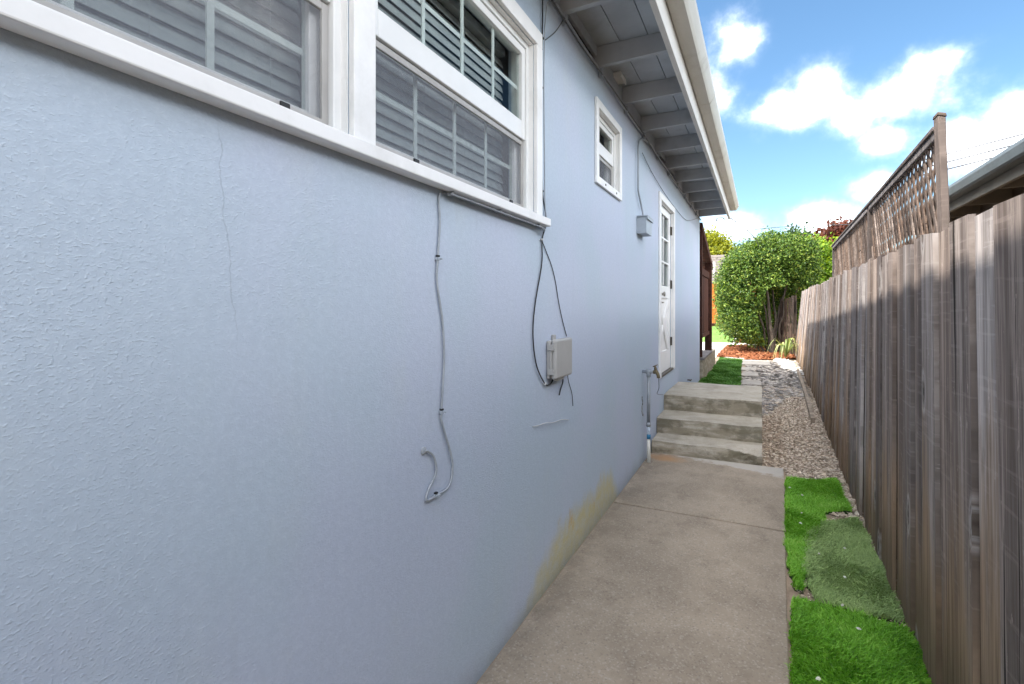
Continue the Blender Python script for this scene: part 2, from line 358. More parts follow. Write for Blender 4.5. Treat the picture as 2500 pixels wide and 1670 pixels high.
def toned(name, stops, rough=.85, spec=.2, trans=0.0, tcol=None):
    t = NT(name); c = t.ramp(t.attr(), stops)
    b = t.bsdf(c, rough, 0, spec)
    if trans:
        tr = t.n('ShaderNodeBsdfTranslucent')
        t.l.new(t.mix(1.0, c, tcol or (1.2, 1.25, .6), 'MULTIPLY'), tr.inputs[0])
        ms = t.n('ShaderNodeMixShader'); ms.inputs[0].default_value = trans
        t.l.new(b.outputs[0], ms.inputs[1]); t.l.new(tr.outputs[0], ms.inputs[2]); t.l.new(ms.outputs[0], t.out.inputs[0])
    return t.m
M['blade'] = toned('bright_turf_blades', [(0, (.05, .15, .012)), (.45, (.17, .44, .028)), (.85, (.34, .62, .09)), (1, (.50, .58, .20))], .5, .35, .3)
M['blade2'] = toned('faded_turf_blades', [(0, (.17, .24, .085)), (.55, (.37, .51, .20)), (1, (.60, .72, .34))], .55, .3, .2)
M['blade3'] = toned('runner_turf_blades', [(0, (.03, .085, .012)), (.5, (.075, .20, .028)), (1, (.15, .28, .06))], .55, .3, .25)
M['gravel'] = toned('pea_gravel', [(0, (.28, .21, .155)), (.4, (.54, .435, .335)), (.8, (.68, .57, .46)), (1, (.80, .72, .62))])
M['slate'] = toned('slate_chips', [(0, (.17, .155, .145)), (.45, (.38, .345, .31)), (.8, (.56, .50, .44)), (1, (.68, .60, .50))])
M['pebble'] = toned('white_pebbles', [(0, (.45, .43, .40)), (.5, (.66, .64, .61)), (1, (.8, .79, .77))])
M['mulch'] = toned('red_bark_mulch', [(0, (.12, .042, .02)), (.5, (.30, .105, .045)), (1, (.46, .19, .085))])
M['leaf_bush'] = toned('bush_leaves', [(0, (.022, .055, .010)), (.40, (.065, .130, .018)), (.75, (.175, .26, .034)), (1, (.36, .42, .08))], .5, .3, .22)
M['leaf_yellow'] = toned('yellow_green_leaves', [(0, (.13, .16, .012)), (.5, (.28, .29, .02)), (1, (.42, .40, .03))], .6, .3, .35)
M['leaf_lime'] = toned('lime_leaves', [(0, (.08, .17, .015)), (.5, (.20, .33, .025)), (1, (.36, .42, .03))], .6, .3, .35)
M['leaf_dark'] = toned('dark_leaves', [(0, (.018, .045, .016)), (.5, (.045, .09, .025)), (1, (.085, .14, .04))], .6, .3, .25)
M['leaf_red'] = toned('copper_leaves', [(0, (.06, .018, .014)), (.5, (.14, .04, .025)), (1, (.23, .08, .04))], .6, .3, .3)
M['strap'] = toned('strap_leaves', [(0, (.12, .18, .05)), (.5, (.27, .33, .11)), (1, (.45, .46, .20))], .5, .4, .3)

def glass(name, tint, refl=1.0):
    t = NT(name)
    tr = t.n('ShaderNodeBsdfTransparent'); t.put(tr.inputs[0], tint)
    gl = t.n('ShaderNodeBsdfGlossy'); gl.inputs['Roughness'].default_value = .02
    t.l.new(t.bump(t.noise(t.co, 5, 2, .5), .06, .02), gl.inputs['Normal'])
    fr = t.n('ShaderNodeFresnel'); fr.inputs[0].default_value = 1.52
    ms = t.n('ShaderNodeMixShader'); bf = t.n('ShaderNodeNewGeometry').outputs['Backfacing']
    t.l.new(t.math('MULTIPLY', t.math('MULTIPLY', fr.outputs[0], refl, clamp=True), t.math('SUBTRACT', 1.0, bf)), ms.inputs[0])
    t.l.new(tr.outputs[0], ms.inputs[1]); t.l.new(gl.outputs[0], ms.inputs[2]); t.l.new(ms.outputs[0], t.out.inputs[0])
    return t.m
M['glass'] = glass('window_glass', (.88, .91, .90), .35)
def screen():
    t = NT('insect_screen')
    tr = t.n('ShaderNodeBsdfTransparent'); df = t.n('ShaderNodeBsdfDiffuse'); t.put(df.inputs[0], (.33, .345, .38))
    wv = t.noise(t.sc((1, 1, 1)), 9, 4, .6, 2.5)
    f = t.math('ADD', .13, t.math('MULTIPLY', wv, .14))
    ms = t.n('ShaderNodeMixShader'); t.l.new(f, ms.inputs[0])
    t.l.new(tr.outputs[0], ms.inputs[1]); t.l.new(df.outputs[0], ms.inputs[2]); t.l.new(ms.outputs[0], t.out.inputs[0])
    return t.m
M['screen'] = screen()

# ------------------------------------------------------------------ helpers: objects
def tag(o, label, cat, group=None):
    o['label'] = label; o['category'] = cat
    if group: o['group'] = group
    return o
def thing(name, label, cat, loc=(0, 0, 0), group=None):
    o = bpy.data.objects.new(name, None); o.empty_display_size = .1; COL.objects.link(o); o.location = loc
    return tag(o, label, cat, group)
def adopt(o, parent):
    if parent is None: return
    o.parent = parent
    p = parent; off = Vector((0, 0, 0))
    if parent.type == 'EMPTY': off = Vector(parent.location)
    o.matrix_parent_inverse = Matrix.Translation(-off)
class MB:
    def __init__(s): s.v = []; s.f = []
    def add(s, v, f):
        b = len(s.v); s.v += [tuple(p) for p in v]; s.f += [tuple(i+b for i in q) for q in f]; return s
    def box(s, x0, x1, y0, y1, z0, z1):
        v = [(x, y, z) for x in (x0, x1) for y in (y0, y1) for z in (z0, z1)]
        return s.add(v, [(0, 1, 3, 2), (4, 6, 7, 5), (0, 4, 5, 1), (2, 3, 7, 6), (0, 2, 6, 4), (1, 5, 7, 3)])
    def hexa(s, v): # 8 points: bottom ring 4, top ring 4
        return s.add(v, [(3, 2, 1, 0), (4, 5, 6, 7), (0, 1, 5, 4), (1, 2, 6, 5), (2, 3, 7, 6), (3, 0, 4, 7)])
    def prism(s, prof, axis, a, b): # profile of 2D points extruded along axis
        n = len(prof); v = []
        for q in (a, b):
            for (p0, p1) in prof:
                v.append({'x': (q, p0, p1), 'y': (p0, q, p1), 'z': (p0, p1, q)}[axis])
        f = [tuple(range(n)), tuple(range(2*n-1, n-1, -1))] + [(i, i+n, (i+1) % n+n, (i+1) % n) for i in range(n)]
        return s.add(v, f)
    def tube(s, pts, r, seg=8, cap=True):
        pts = [Vector(p) for p in pts]; n = len(pts); rs = r if isinstance(r, (list, tuple)) else [r]*n
        v = []; prev = None
        for i, p in enumerate(pts):
            d = (pts[min(i+1, n-1)]-pts[max(i-1, 0)]).normalized()
            if prev is None: u = d.orthogonal().normalized()
            else:
                u = prev - d*prev.dot(d); u = u.normalized() if u.length > 1e-6 else d.orthogonal().normalized()
            prev = u; w = d.cross(u)
            for k in range(seg):
                a = 2*math.pi*k/seg; v.append(p+(u*math.cos(a)+w*math.sin(a))*rs[i])
        f = [(i*seg+k, i*seg+(k+1) % seg, (i+1)*seg+(k+1) % seg, (i+1)*seg+k) for i in range(n-1) for k in range(seg)]
        if cap: f += [tuple(range(seg-1, -1, -1)), tuple((n-1)*seg+k for k in range(seg))]
        return s.add(v, f)
    def build(s, name, mat, parent=None, bevel=0, smooth=False, kind=None, seg=2):
        me = bpy.data.meshes.new(name); me.from_pydata(s.v, [], s.f); me.update()
        if isinstance(mat, str): mat = M[mat]
        me.materials.append(mat)
        bm = bmesh.new(); bm.from_mesh(me); bmesh.ops.recalc_face_normals(bm, faces=bm.faces); bm.to_mesh(me); bm.free()
        if smooth: me.polygons.foreach_set('use_smooth', [True]*len(me.polygons))
        o = bpy.data.objects.new(name, me); COL.objects.link(o); adopt(o, parent)
        if bevel:
            b = o.modifiers.new('b', 'BEVEL'); b.width = bevel; b.segments = seg; b.limit_method = 'ANGLE'; b.harden_normals = False
        if kind: o['kind'] = kind
        return o
def smoothpath(pts, n=8):
    P = [Vector(p) for p in pts]; out = []
    for i in range(len(P)-1):
        p0, p1, p2, p3 = P[max(i-1, 0)], P[i], P[i+1], P[min(i+2, len(P)-1)]
        for k in range(n):
            t = k/n; out.append(.5*((2*p1)+(p2-p0)*t+(2*p0-5*p1+4*p2-p3)*t*t+(3*p1-p0-3*p2+p3)*t**3))
    out.append(P[-1]); return out
def box(name, mat, parent, *a, bevel=.003, **k): return MB().box(*a).build(name, mat, parent, bevel, **k)
def fastmesh(name, V, F, mat, parent=None, tone=None, kind=None):
    V = np.asarray(V, dtype=np.float32); F = np.asarray(F, dtype=np.int32); n, k = F.shape
    me = bpy.data.meshes.new(name); me.vertices.add(len(V)); me.vertices.foreach_set('co', V.ravel())
    me.loops.add(n*k); me.loops.foreach_set('vertex_index', F.ravel())
    me.polygons.add(n); me.polygons.foreach_set('loop_start', np.arange(0, n*k, k, dtype=np.int32))
    me.update(calc_edges=True)
    if tone is not None:
        a = me.attributes.new('tone', 'FLOAT', 'FACE'); a.data.foreach_set('value', np.asarray(tone, dtype=np.float32))
    me.materials.append(M[mat]); o = bpy.data.objects.new(name, me); COL.objects.link(o); adopt(o, parent)
    if kind: o['kind'] = kind
    return o
def structure(o): o['kind'] = 'structure'; return o
def gz(y): # the ground climbs gently past the steps, then banks up to the far fence
    def ss(a, b, v): t = np.clip((v-a)/(b-a), 0, 1); return t*t*(3-2*t)
    return -.022 + .152*ss(5.2, 10.0, np.asarray(y, dtype=float)) + .50*ss(21.8, 25.2, np.asarray(y, dtype=float))

# ------------------------------------------------------------------ setting: ground, path, beds
ys = sorted(set([-60, -20, -8] + [round(-4+i*.4, 2) for i in range(80)] + [30, 40, 60, 120, 300]))
xs = [-300, -80, -30, -12, -6, -2, 0, .5, 1, 1.5, 2, 4, 8, 16, 40, 100, 300]
gv = [(x, y, float(gz(y))) for y in ys for x in xs]
gf = [(j*len(xs)+i, j*len(xs)+i+1, (j+1)*len(xs)+i+1, (j+1)*len(xs)+i) for j in range(len(ys)-1) for i in range(len(xs)-1)]
structure(MB().add(gv, gf).build('ground', 'soil'))

def edge_x(y): return 1.139+(y-2.3)*.0295
path = structure(MB().box(.02, .9, -3, 5.3, -.12, -.075).build('path', 'soil'))
for (a, b) in ((-3.0, 3.856), (3.876, 5.372)):
    m = MB(); n = 12; top = []; 
    ring = [(.016, a)] + [(edge_x(a+(b-a)*i/n)+random.uniform(-.004, .004), a+(b-a)*i/n) for i in range(n+1)] + [(.016, b)]
    m.prism(ring, 'z', -.09, 0.0); m.build('slab', 'path', path, .006)

lawn = []
def sheet(name, pts, mat, dz, ny=1):
    m = MB(); V = [(x, y, float(gz(y))+dz) for x, y in pts]; m.add(V, [tuple(range(len(V)))]); return structure(m.build(name, mat))
sheet('patio', [(-9, 14.35), (-.06, 14.5), (-.02, 19.9), (1.0, 20.1), (1.0, 21.2), (-9, 21.2)], 'patio', .012)
m = MB(); yy = [21.2+i*.4 for i in range(11)]
V = [(x, y, float(gz(y))+.008) for y in yy for x in (-9, .02+.03*(y-21.2))]
m.add(V, [(2*i, 2*i+1, 2*i+3, 2*i+2) for i in range(10)]); structure(m.build('lawn', 'lawn'))
m = MB(); V = [(x, y, float(gz(y))+.02) for y in yy for x in (.03+.03*(y-21.2), .13+.03*(y-21.2))]
m.add(V, [(2*i, 2*i+1, 2*i+3, 2*i+2) for i in range(10)]); structure(m.build('kerb_strip', 'patio'))

def in_poly(P, X, Y):
    n = len(P); r = np.zeros(len(X), bool); j = n-1
    for i in range(n):
        (xi, yi), (xj, yj) = P[i], P[j]
        c = ((yi > Y) != (yj > Y)) & (X < (xj-xi)*(Y-yi)/(yj-yi+1e-12)+xi); r ^= c; j = i
    return r
def sample_poly(P, n):
    a = np.array(P); lo, hi = a.min(0), a.max(0); X = np.empty(0); Y = np.empty(0)
    while len(X) < n:
        x = rng.uniform(lo[0], hi[0], n*2); y = rng.uniform(lo[1], hi[1], n*2); k = in_poly(P, x, y)
        X = np.r_[X, x[k]]; Y = np.r_[Y, y[k]]
    return X[:n], Y[:n]
# stones: jittered octahedra / plates in one mesh
OCT_V = np.array([(1, 0, 0), (0, 1, 0), (-1, 0, 0), (0, -1, 0), (.62, .62, .55), (-.62, .62, .5), (-.62, -.62, .55), (.62, -.62, .5), (0, 0, .8), (0, 0, -.6)], float)
OCT_F = [(8, 4, 5), (8, 5, 6), (8, 6, 7), (8, 7, 4), (0, 1, 4), (1, 5, 4), (1, 2, 5), (2, 6, 5), (2, 3, 6), (3, 7, 6), (3, 0, 7), (0, 4, 7), (9, 1, 0), (9, 2, 1), (9, 3, 2), (9, 0, 3)]
def stones(name, label, cat, X, Y, size, flat, mat, lift=.0, elong=1.4, jit=.22, tilt=.25, tonef=None):
    n = len(X); s = rng.uniform(size[0], size[1], n)
    V = OCT_V[None]+rng.normal(0, jit, (n, 10, 3))*np.array([1, 1, .6])
    V = V*np.stack([s*rng.uniform(.9, elong, n), s*rng.uniform(.7, 1.0, n), s*flat], 1)[:, None]
    a = rng.uniform(0, 2*np.pi, n); ca, sa = np.cos(a)[:, None], np.sin(a)[:, None]
    tx = rng.normal(0, tilt, n)[:, None]; ty = rng.normal(0, tilt, n)[:, None]
    V[:, :, 2] += V[:, :, 0]*tx+V[:, :, 1]*ty
    x = V[:, :, 0]*ca-V[:, :, 1]*sa; y = V[:, :, 0]*sa+V[:, :, 1]*ca
    z0 = gz(Y)+lift+rng.uniform(0, .012, n)
    P = np.stack([x+X[:, None], y+Y[:, None], V[:, :, 2]+z0[:, None]+.3*(s*flat)[:, None]], 2).reshape(-1, 3)
    F = (np.array(OCT_F)[None]+(np.arange(n)*10)[:, None, None]).reshape(-1, 3)
    t = rng.beta(2, 2, n) if tonef is None else tonef
    o = fastmesh(name, P, F, mat, None, np.repeat(t, 16), 'stuff')
    return tag(o, label, cat)
def fence_base(y): return 1.655+.018*(y-3.0)
def fence_top(y): return 1.655+.0325*(y-3.0)
GRAVEL = [(1.06, 5.4), (1.24, 5.38), (1.25, 5.03), (1.62, 5.22), (1.64, 4.45), (1.46, 4.36), (1.66, 4.34), (1.655, 2.9), (1.70, 2.9), (1.70, 5.0), (1.78, 9.9), (1.05, 9.9)]
X, Y = sample_poly(GRAVEL, 11000)
keep = rng.random(len(X)) < np.where((X < 1.27) & (Y > 5.4) & (Y < 7.5), .35, 1.0)   # trodden bare beside the steps
X, Y = X[keep], Y[keep]
stones('gravel', 'pale tan gravel beside the concrete steps', 'gravel', X, Y, (.008, .019), .62, 'gravel')
X, Y = sample_poly([(1.24, 5.06), (1.66, 5.25), (1.66, 2.95), (1.22, 2.95), (1.17, 3.3)], 1100)
stones('gravel', 'loose gravel on bare soil between the turf pieces', 'gravel', X, Y, (.005, .013), .6, 'gravel')
SLATE = [(.74, 8.0), (1.06, 7.5), (1.45, 9.0), (1.70, 8.7), (1.76, 12.8), (1.35, 14.5), (.75, 14.4)]
X, Y = sample_poly(SLATE, 2300)
stones('slate_chips', 'flat grey slate chips around the stepping slabs', 'slate chips', X, Y, (.028, .062), .16, 'slate', .006, 1.8, .18, .12)
X, Y = sample_poly([(1.36, 14.9), (1.80, 14.3), (1.80, 11.6), (1.52, 12.6)], 700)
stones('white_pebbles', 'white pebbles beside the foot of the far fence', 'pebbles', X, Y, (.03, .055), .5, 'pebble', .02)
X, Y = sample_poly([(-.04, 15.2), (.65, 14.55), (1.45, 14.9), (1.9, 15.4), (1.9, 20.0), (-.02, 19.8)], 6000)
stones('bark_mulch', 'orange red bark mulch under the big clipped shrub', 'mulch', X, Y, (.02, .05), .3, 'mulch', .012, 2.6, .2, .3)
X, Y = sample_poly([(.18, 21.6), (2.4, 21.6), (2.4, 25.0), (.3, 25.0)], 2500)
stones('bark_mulch', 'orange bark mulch bed beside the far lawn kerb', 'mulch', X, Y, (.03, .06), .3, 'mulch', .012, 2.6, .2, .3)

# artificial turf pieces
def turf(label, poly, n, h, w, mat, backing, lift, waves=0.0, tone_lo=0.0):
    cx = sum(p[0] for p in poly)/len(poly); cy = sum(p[1] for p in poly)/len(poly)
    t = thing('turf_piece', label, 'artificial turf', (cx, cy, float(gz(cy))))
    P = []
    for i in range(len(poly)):
        a, b = poly[i], poly[(i+1) % len(poly)]
        for k in range(6):
            f = k/6; P.append((a[0]+(b[0]-a[0])*f+random.uniform(-.012, .012), a[1]+(b[1]-a[1])*f+random.uniform(-.014, .014)))
    def zt(x, y): return gz(y)+lift+waves*(np.sin(x*13+y*7)*.5+np.sin(y*9-x*5+1)*.5)
    m = MB(); k = len(P)
    V = [(x, y, float(zt(x, y))) for x, y in P]+[(x, y, float(gz(y))-.02) for x, y in P]
    m.add(V, [tuple(range(k))]+[(i, i+k, (i+1) % k+k, (i+1) % k) for i in range(k)]); m.build('backing', backing, t)
    X, Y = sample_poly(P, n); X = X+rng.normal(0, .006, n); Y = Y+rng.normal(0, .006, n); Z = zt(X, Y)-.002
    a = rng.uniform(0, 2*np.pi, n); hh = h*rng.uniform(.55, 1.25, n)
    flow = np.sin(X*11+Y*4)+np.cos(Y*8-X*3)
    la = flow*1.2+rng.normal(0, 1.0, n); ll = hh*rng.uniform(.3, 1.1, n)
    ww = w*rng.uniform(.7, 1.3, n); dx, dy = np.cos(a)*ww, np.sin(a)*ww; lx, ly = np.cos(la)*ll, np.sin(la)*ll
    B = np.stack([X, Y, Z], 1); d = np.stack([dx, dy, np.zeros(n)], 1)
    mid = B+np.stack([lx*.35, ly*.35, hh*.62], 1); tip = B+np.stack([lx, ly, hh*rng.uniform(.72, 1.0, n)], 1)
    V = np.stack([B-d, B+d, mid+d*.8, mid-d*.8, tip+d*.12, tip-d*.12], 1).reshape(-1, 3)
    b = (np.arange(n)*6)[:, None]
    F = np.concatenate([b+np.array([0, 1, 2, 3]), b+np.array([3, 2, 4, 5])], 1).reshape(-1, 4)
    mott = .5+.25*np.sin(X*17+np.sin(Y*9)*2)*np.sin(Y*13)
    tone = np.clip(rng.beta(2, 2, n)*.7+mott*.4-.05+tone_lo, 0, 1)
    fastmesh('blades', V, F, mat, t, np.repeat(tone, 2), 'stuff')
    return t
turf('bright green artificial turf piece nearest the camera beside the path',
     [(1.15, 1.5), (1.150, 2.3), (1.172, 2.98), (1.33, 2.955), (1.50, 2.94), (1.645, 2.93), (1.66, 2.75), (1.635, 2.5), (1.63, 1.5)], 42000, .030, .0026, 'blade', 'backing', .022, .004)
turf('faded dull green artificial turf piece lying along the fence',
     [(1.41, 4.12), (1.66, 4.34), (1.665, 3.4), (1.655, 3.0), (1.42, 3.0), (1.285, 3.03), (1.25, 3.33), (1.31, 3.86)], 26000, .030, .0028, 'blade2', 'backing2', .016, .005)
turf('bright green hooked turf strip between the path edge and gravel',
     [(1.24, 5.03), (1.63, 5.2), (1.63, 4.45), (1.46, 4.36), (1.405, 4.06), (1.295, 3.65), (1.235, 3.1), (1.20, 3.12), (1.185, 3.35), (1.20, 4.2)], 32000, .028, .0028, 'blade', 'backing', .016, .010, .08)
turf('dark green turf runner behind the steps along the house',
     [(.03, 7.5), (.56, 7.5), (.58, 9.4), (.72, 9.6), (.66, 12.0), (.61, 14.35), (.2, 14.75), (.06, 14.75), (.08, 12.8), (.09, 10.5), (.03, 10.2)], 30000, .03, .006, 'blade3', 'backing', .02, .004)
t = thing('turf_piece', 'dry light green grass tuft strip under the shrub beside the mulch', 'artificial turf', (1.1, 15.9, .13))
bpy.data.objects.remove(t)

# ------------------------------------------------------------------ the house
house = thing('house', 'light blue stucco house with white windows, door and grey open eaves', 'house', (0, 4, 0))
YE = 10.2
OPEN = [(-.13, 1.073, 1.968, 2.832), (1.164, 2.36, 1.968, 2.832), (3.47, 4.07, 2.42, 2.91), (5.955, 6.905, .70, 2.73)]
yb = sorted(set([-3.0, YE]+[o[0] for o in OPEN]+[o[1] for o in OPEN])); zb = sorted(set([-.3, 3.21]+[o[2] for o in OPEN]+[o[3] for o in OPEN]))
m = MB()
for i in range(len(yb)-1):
    for j in range(len(zb)-1):
        y0, y1, z0, z1 = yb[i], yb[i+1], zb[j], zb[j+1]; yc, zc = (y0+y1)/2, (z0+z1)/2
        if any(o[0] < yc < o[1] and o[2] < zc < o[3] for o in OPEN): continue
        m.add([(0, y0, z0), (0, y1, z0), (0, y1, z1), (0, y0, z1)], [(0, 1, 2, 3)])
        m.add([(-.14, y0, z0), (-.14, y1, z0), (-.14, y1, z1), (-.14, y0, z1)], [(3, 2, 1, 0)])
for (y0, y1, z0, z1) in OPEN:
    for a, b in (((y0, z0), (y1, z0)), ((y1, z0), (y1, z1)), ((y1, z1), (y0, z1)), ((y0, z1), (y0, z0))):
        m.add([(0, *a), (0, *b), (-.14, *b), (-.14, *a)], [(0, 1, 2, 3)])
m.add([(0, YE, -.3), (-.14, YE, -.3), (-.14, YE, 3.21), (0, YE, 3.21)], [(0, 1, 2, 3)])
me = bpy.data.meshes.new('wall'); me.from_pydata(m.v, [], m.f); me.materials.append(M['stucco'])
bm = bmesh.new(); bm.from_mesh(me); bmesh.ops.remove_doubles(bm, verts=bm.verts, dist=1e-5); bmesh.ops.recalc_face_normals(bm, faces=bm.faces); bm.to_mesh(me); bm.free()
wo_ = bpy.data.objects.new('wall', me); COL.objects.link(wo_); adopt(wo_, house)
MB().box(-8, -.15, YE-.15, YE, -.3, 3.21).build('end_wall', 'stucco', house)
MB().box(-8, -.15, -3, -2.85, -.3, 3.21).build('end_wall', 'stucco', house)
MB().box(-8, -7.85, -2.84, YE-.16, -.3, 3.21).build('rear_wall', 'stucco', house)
MB().box(-7.84, -.15, -2.84, YE-.16, .5, .6).build('room_floor', 'interior', house)
MB().box(-2.6, -2.5, -2.84, YE-.16, .61, 3.2).build('room_partition', 'interior', house)
MB().box(-7.84, -.15, -2.84, YE-.16, 3.1, 3.2).build('room_ceiling', 'interior', house)
# roof, low pitch
rp = MB(); rp.prism([(.60, 3.405), (.60, 3.435), (-4.2, 4.5), (-9, 3.43), (-9, 3.40), (-4.2, 4.46)], 'y', -3.5, 10.52); rp.build('roof', 'roof', house)
for (a, b) in ((-.03, .148), (.152, .342), (.347, .483)):
    MB().box(a, b, -3.45, 10.46, 3.362, 3.382).build('soffit_board', 'eave', house, .002)
MB().box(-.05, .50, -3.45, 10.46, 3.386, 3.398).build('roof_deck', 'dark', house)
RY = [2.80+.74*k for k in range(-8, 11)]
for k, y in enumerate(RY):
    y = y-.02 if k < len(RY)-1 else 10.18
    MB().hexa([(-.12, y, 3.215), (-.12, y+.042, 3.215), (.484, y+.042, 3.228), (.484, y, 3.228),
               (-.12, y, 3.360), (-.12, y+.042, 3.360), (.484, y+.042, 3.361), (.484, y, 3.361)]).build('rafter', 'eave', house, .003)
for k in range(len(RY)-1):
    y0, y1 = RY[k]+.024, RY[k+1]-.022
    if k == len(RY)-2: y1 = 10.178
    zlo = 3.285 if k in (8, 12, 13) else 3.213
    MB().box(-.035, -.012, y0, y1, zlo, 3.3605).build('frieze_block', 'eave', house, .002)
MB().box(-.11, -.06, -2.9, 10.1, 3.211, 3.359).build('attic_void', 'dark', house)
fa = MB().box(.486, .522, -3.5, 10.5, 3.172, 3.40).build('fascia', 'fascia', house, .004)
gp = [(.5265, 3.338), (.5265, 3.435), (.530, 3.435), (.530, 3.345), (.610, 3.345), (.622, 3.366), (.640, 3.392), (.652, 3.412), (.655, 3.436), (.668, 3.440), (.671, 3.424), (.664, 3.402), (.652, 3.382), (.636, 3.356), (.622, 3.338)]
gu = MB().prism(gp, 'y', -3.5, 10.53).build('gutter', 'gutter', house)
for y in (4.9, 1.9, 8.1): MB().prism([(p[0]+(.002 if p[0] > .56 else 0), p[1]-.002) for p in gp], 'y', y, y+.035).build('gutter_joint', 'gutter', gu)
MB().prism([(p[0], p[1]) for p in ((.53, 3.346), (.61, 3.346), (.65, 3.41), (.655, 3.434), (.53, 3.434))], 'y', 10.522, 10.527).build('end_cap', 'gutter', gu)
vg = MB().box(-.045, .048, 3.965, 4.135, 3.345, 3.361).build('vent_grille', 'trim', house, .002)
for i in range(7): MB().box(-.038, .040, 3.975+i*.022, 3.983+i*.022, 3.322, 3.344).build('grille_bar', 'trim', vg)
MB().box(-.048, -.040, 3.96, 4.14, 3.318, 3.344).build('grille_bar', 'trim', vg)
MB().box(.042, .050, 3.96, 4.14, 3.318, 3.344).build('grille_bar', 'trim', vg)

# double window: one casing and sill, two hung units
cs = MB()
cs.box(.001, .022, -.22, 2.432, 2.834, 2.912)
cs.box(.001, .0225, 2.362, 2.432, 1.969, 2.833)
cs.box(.001, .0225, 1.074, 1.163, 1.969, 2.833)
cs.box(.001, .0225, -.22, -.131, 1.969, 2.833)
cs.build('window_casing', 'trim', house, .003)
sl = MB(); sl.prism([(.001, 1.922), (.052, 1.922), (.052, 1.962), (.001, 1.9675)], 'y', -.27, 2.475); sl.build('window_sill', 'trim', house, .004)
def frame_rect(m, x0, x1, y0, y1, z0, z1, w, wb=None):
    wb = wb or w
    m.box(x0, x1, y0, y0+w, z0, z1); m.box(x0, x1, y1-w, y1, z0, z1)
    m.box(x0+.0005, x1-.0005, y0+w, y1-w, z0, z0+wb); m.box(x0+.0005, x1-.0005, y0+w, y1-w, z1-w, z1)
def liner(y0, y1, z0, z1, x0=-.022, x1=.0005):
    m = MB(); e = .004
    m.box(x0, x1, y0+.0005, y0+e, z0+.0005, z1-.0005); m.box(x0, x1, y1-e, y1-.0005, z0+.0005, z1-.0005)
    m.box(x0, x1, y0+e, y1-e, z0+.0005, z0+e); m.box(x0, x1, y0+e, y1-e, z1-e, z1-.0005)
    m.build('jamb_liner', 'trim', house)
for o_ in OPEN: liner(*o_)
def hung_window(y0, y1, z0, z1, mz, ncol, room_mat, name='window'):
    m = MB(); frame_rect(m, -.11, -.022, y0+.001, y1-.001, z0+.001, z1-.001, .030, .022)
    m.box(-.020, .004, y1-.030, y1-.0305+.018, z0+.03, z1-.03) if False else None
    w = m.build(name, 'vinyl', house, .003)
    a0, a1 = y0+.033, y1-.033
    m = MB(); frame_rect(m, -.062, -.030, a0, a1, mz-.045, z1-.033, .036, .088); m.build('upper_sash', 'vinyl', w, .003)
    m = MB(); frame_rect(m, -.100, -.068, a0, a1, z0+.025, mz+.02, .040); m.build('lower_sash', 'vinyl', w, .003)
    m = MB(); frame_rect(m, -.052, -.040, a0, a1, z0+.024, mz-.050, .022); m.build('screen_frame', 'screenframe', w, .002)
    MB().box(-.047, -.046, a0+.02, a1-.02, z0+.04, mz-.065).build('insect_screen', 'screen', w)
    for f in (.20, .86): MB().box(-.040, -.034, a0+(a1-a0)*f, a0+(a1-a0)*f+.028, z0+.024, z0+.046).build('screen_tab', 'tab', w, .001)
    u0, u1, uz0, uz1 = a0+.036, a1-.036, mz+.043, z1-.069
    MB().box(-.050, -.046, u0-.005, u1+.005, uz0-.005, uz1+.005).build('pane', 'glass', w)
    l0, l1, lz0, lz1 = a0+.04, a1-.04, z0+.065, mz-.02
    MB().box(-.086, -.082, l0-.005, l1+.005, lz0-.005, lz1+.005).build('pane', 'glass', w)
    for k in range(1, ncol):
        MB().box(-.0565, -.0505, u0+(u1-u0)*k/ncol-.009, u0+(u1-u0)*k/ncol+.009, uz0, uz1).build('muntin', 'vinyl', w)
        MB().box(-.0925, -.0865, l0+(l1-l0)*k/ncol-.009, l0+(l1-l0)*k/ncol+.009, lz0, lz1).build('muntin', 'vinyl', w)
    if ncol > 1:
        MB().box(-.0585, -.0570, u0, u1, (uz0+uz1)/2-.009, (uz0+uz1)/2+.009).build('muntin', 'vinyl', w)
        MB().box(-.0945, -.0930, l0, l1, (lz0+lz1)/2-.009, (lz0+lz1)/2+.009).build('muntin', 'vinyl', w)
    return w
hung_window(-.13, 1.073, 1.968, 2.832, 2.385, 4, 'interior')
hung_window(1.164, 2.36, 1.968, 2.832, 2.385, 4, 'interior')
def blind(y0, y1, label):
    t = thing('venetian_blind', label, 'blind', (-.16, (y0+y1)/2, 1.95), 'white venetian blinds in the double window')
    MB().box(-.185, -.145, y0, y1, 2.79, 2.83).build('head_rail', 'slat', t, .003)
    me = None; n = 19
    for i in range(n):
        z = 1.99+i*.0425; a = R(71+random.uniform(-3, 3))
        if me is None:
            m = MB(); w = .024
            for s in (-1, 1): pass
            prof = [(-w, -.0012), (0, .0016), (w, -.0012), (w, -.0026), (0, .0002), (-w, -.0026)]
            m.prism(prof, 'y', y0, y1); o = m.build('slat', 'slat', None); me = o.data
        else:
            o = bpy.data.objects.new('slat', me); COL.objects.link(o)
        o.parent = t; o.location = (-.165-t.location.x, -t.location.y, z-t.location.z); o.rotation_euler = (0, a, 0)
    for f in (.12, .38, .64, .90):
        y = y0+(y1-y0)*f; MB().tube([(-.140, y, 1.97), (-.140, y, 2.80)], .0012, 5).build('ladder_cord', 'slat', t)
    MB().box(-.185, -.147, y0, y1, 1.962, 1.974).build('bottom_rail', 'slat', t, .002)
blind(-.10, 1.05, 'white horizontal blind behind the left unit of the double window')
blind(1.19, 2.335, 'white horizontal blind behind the right unit of the double window')

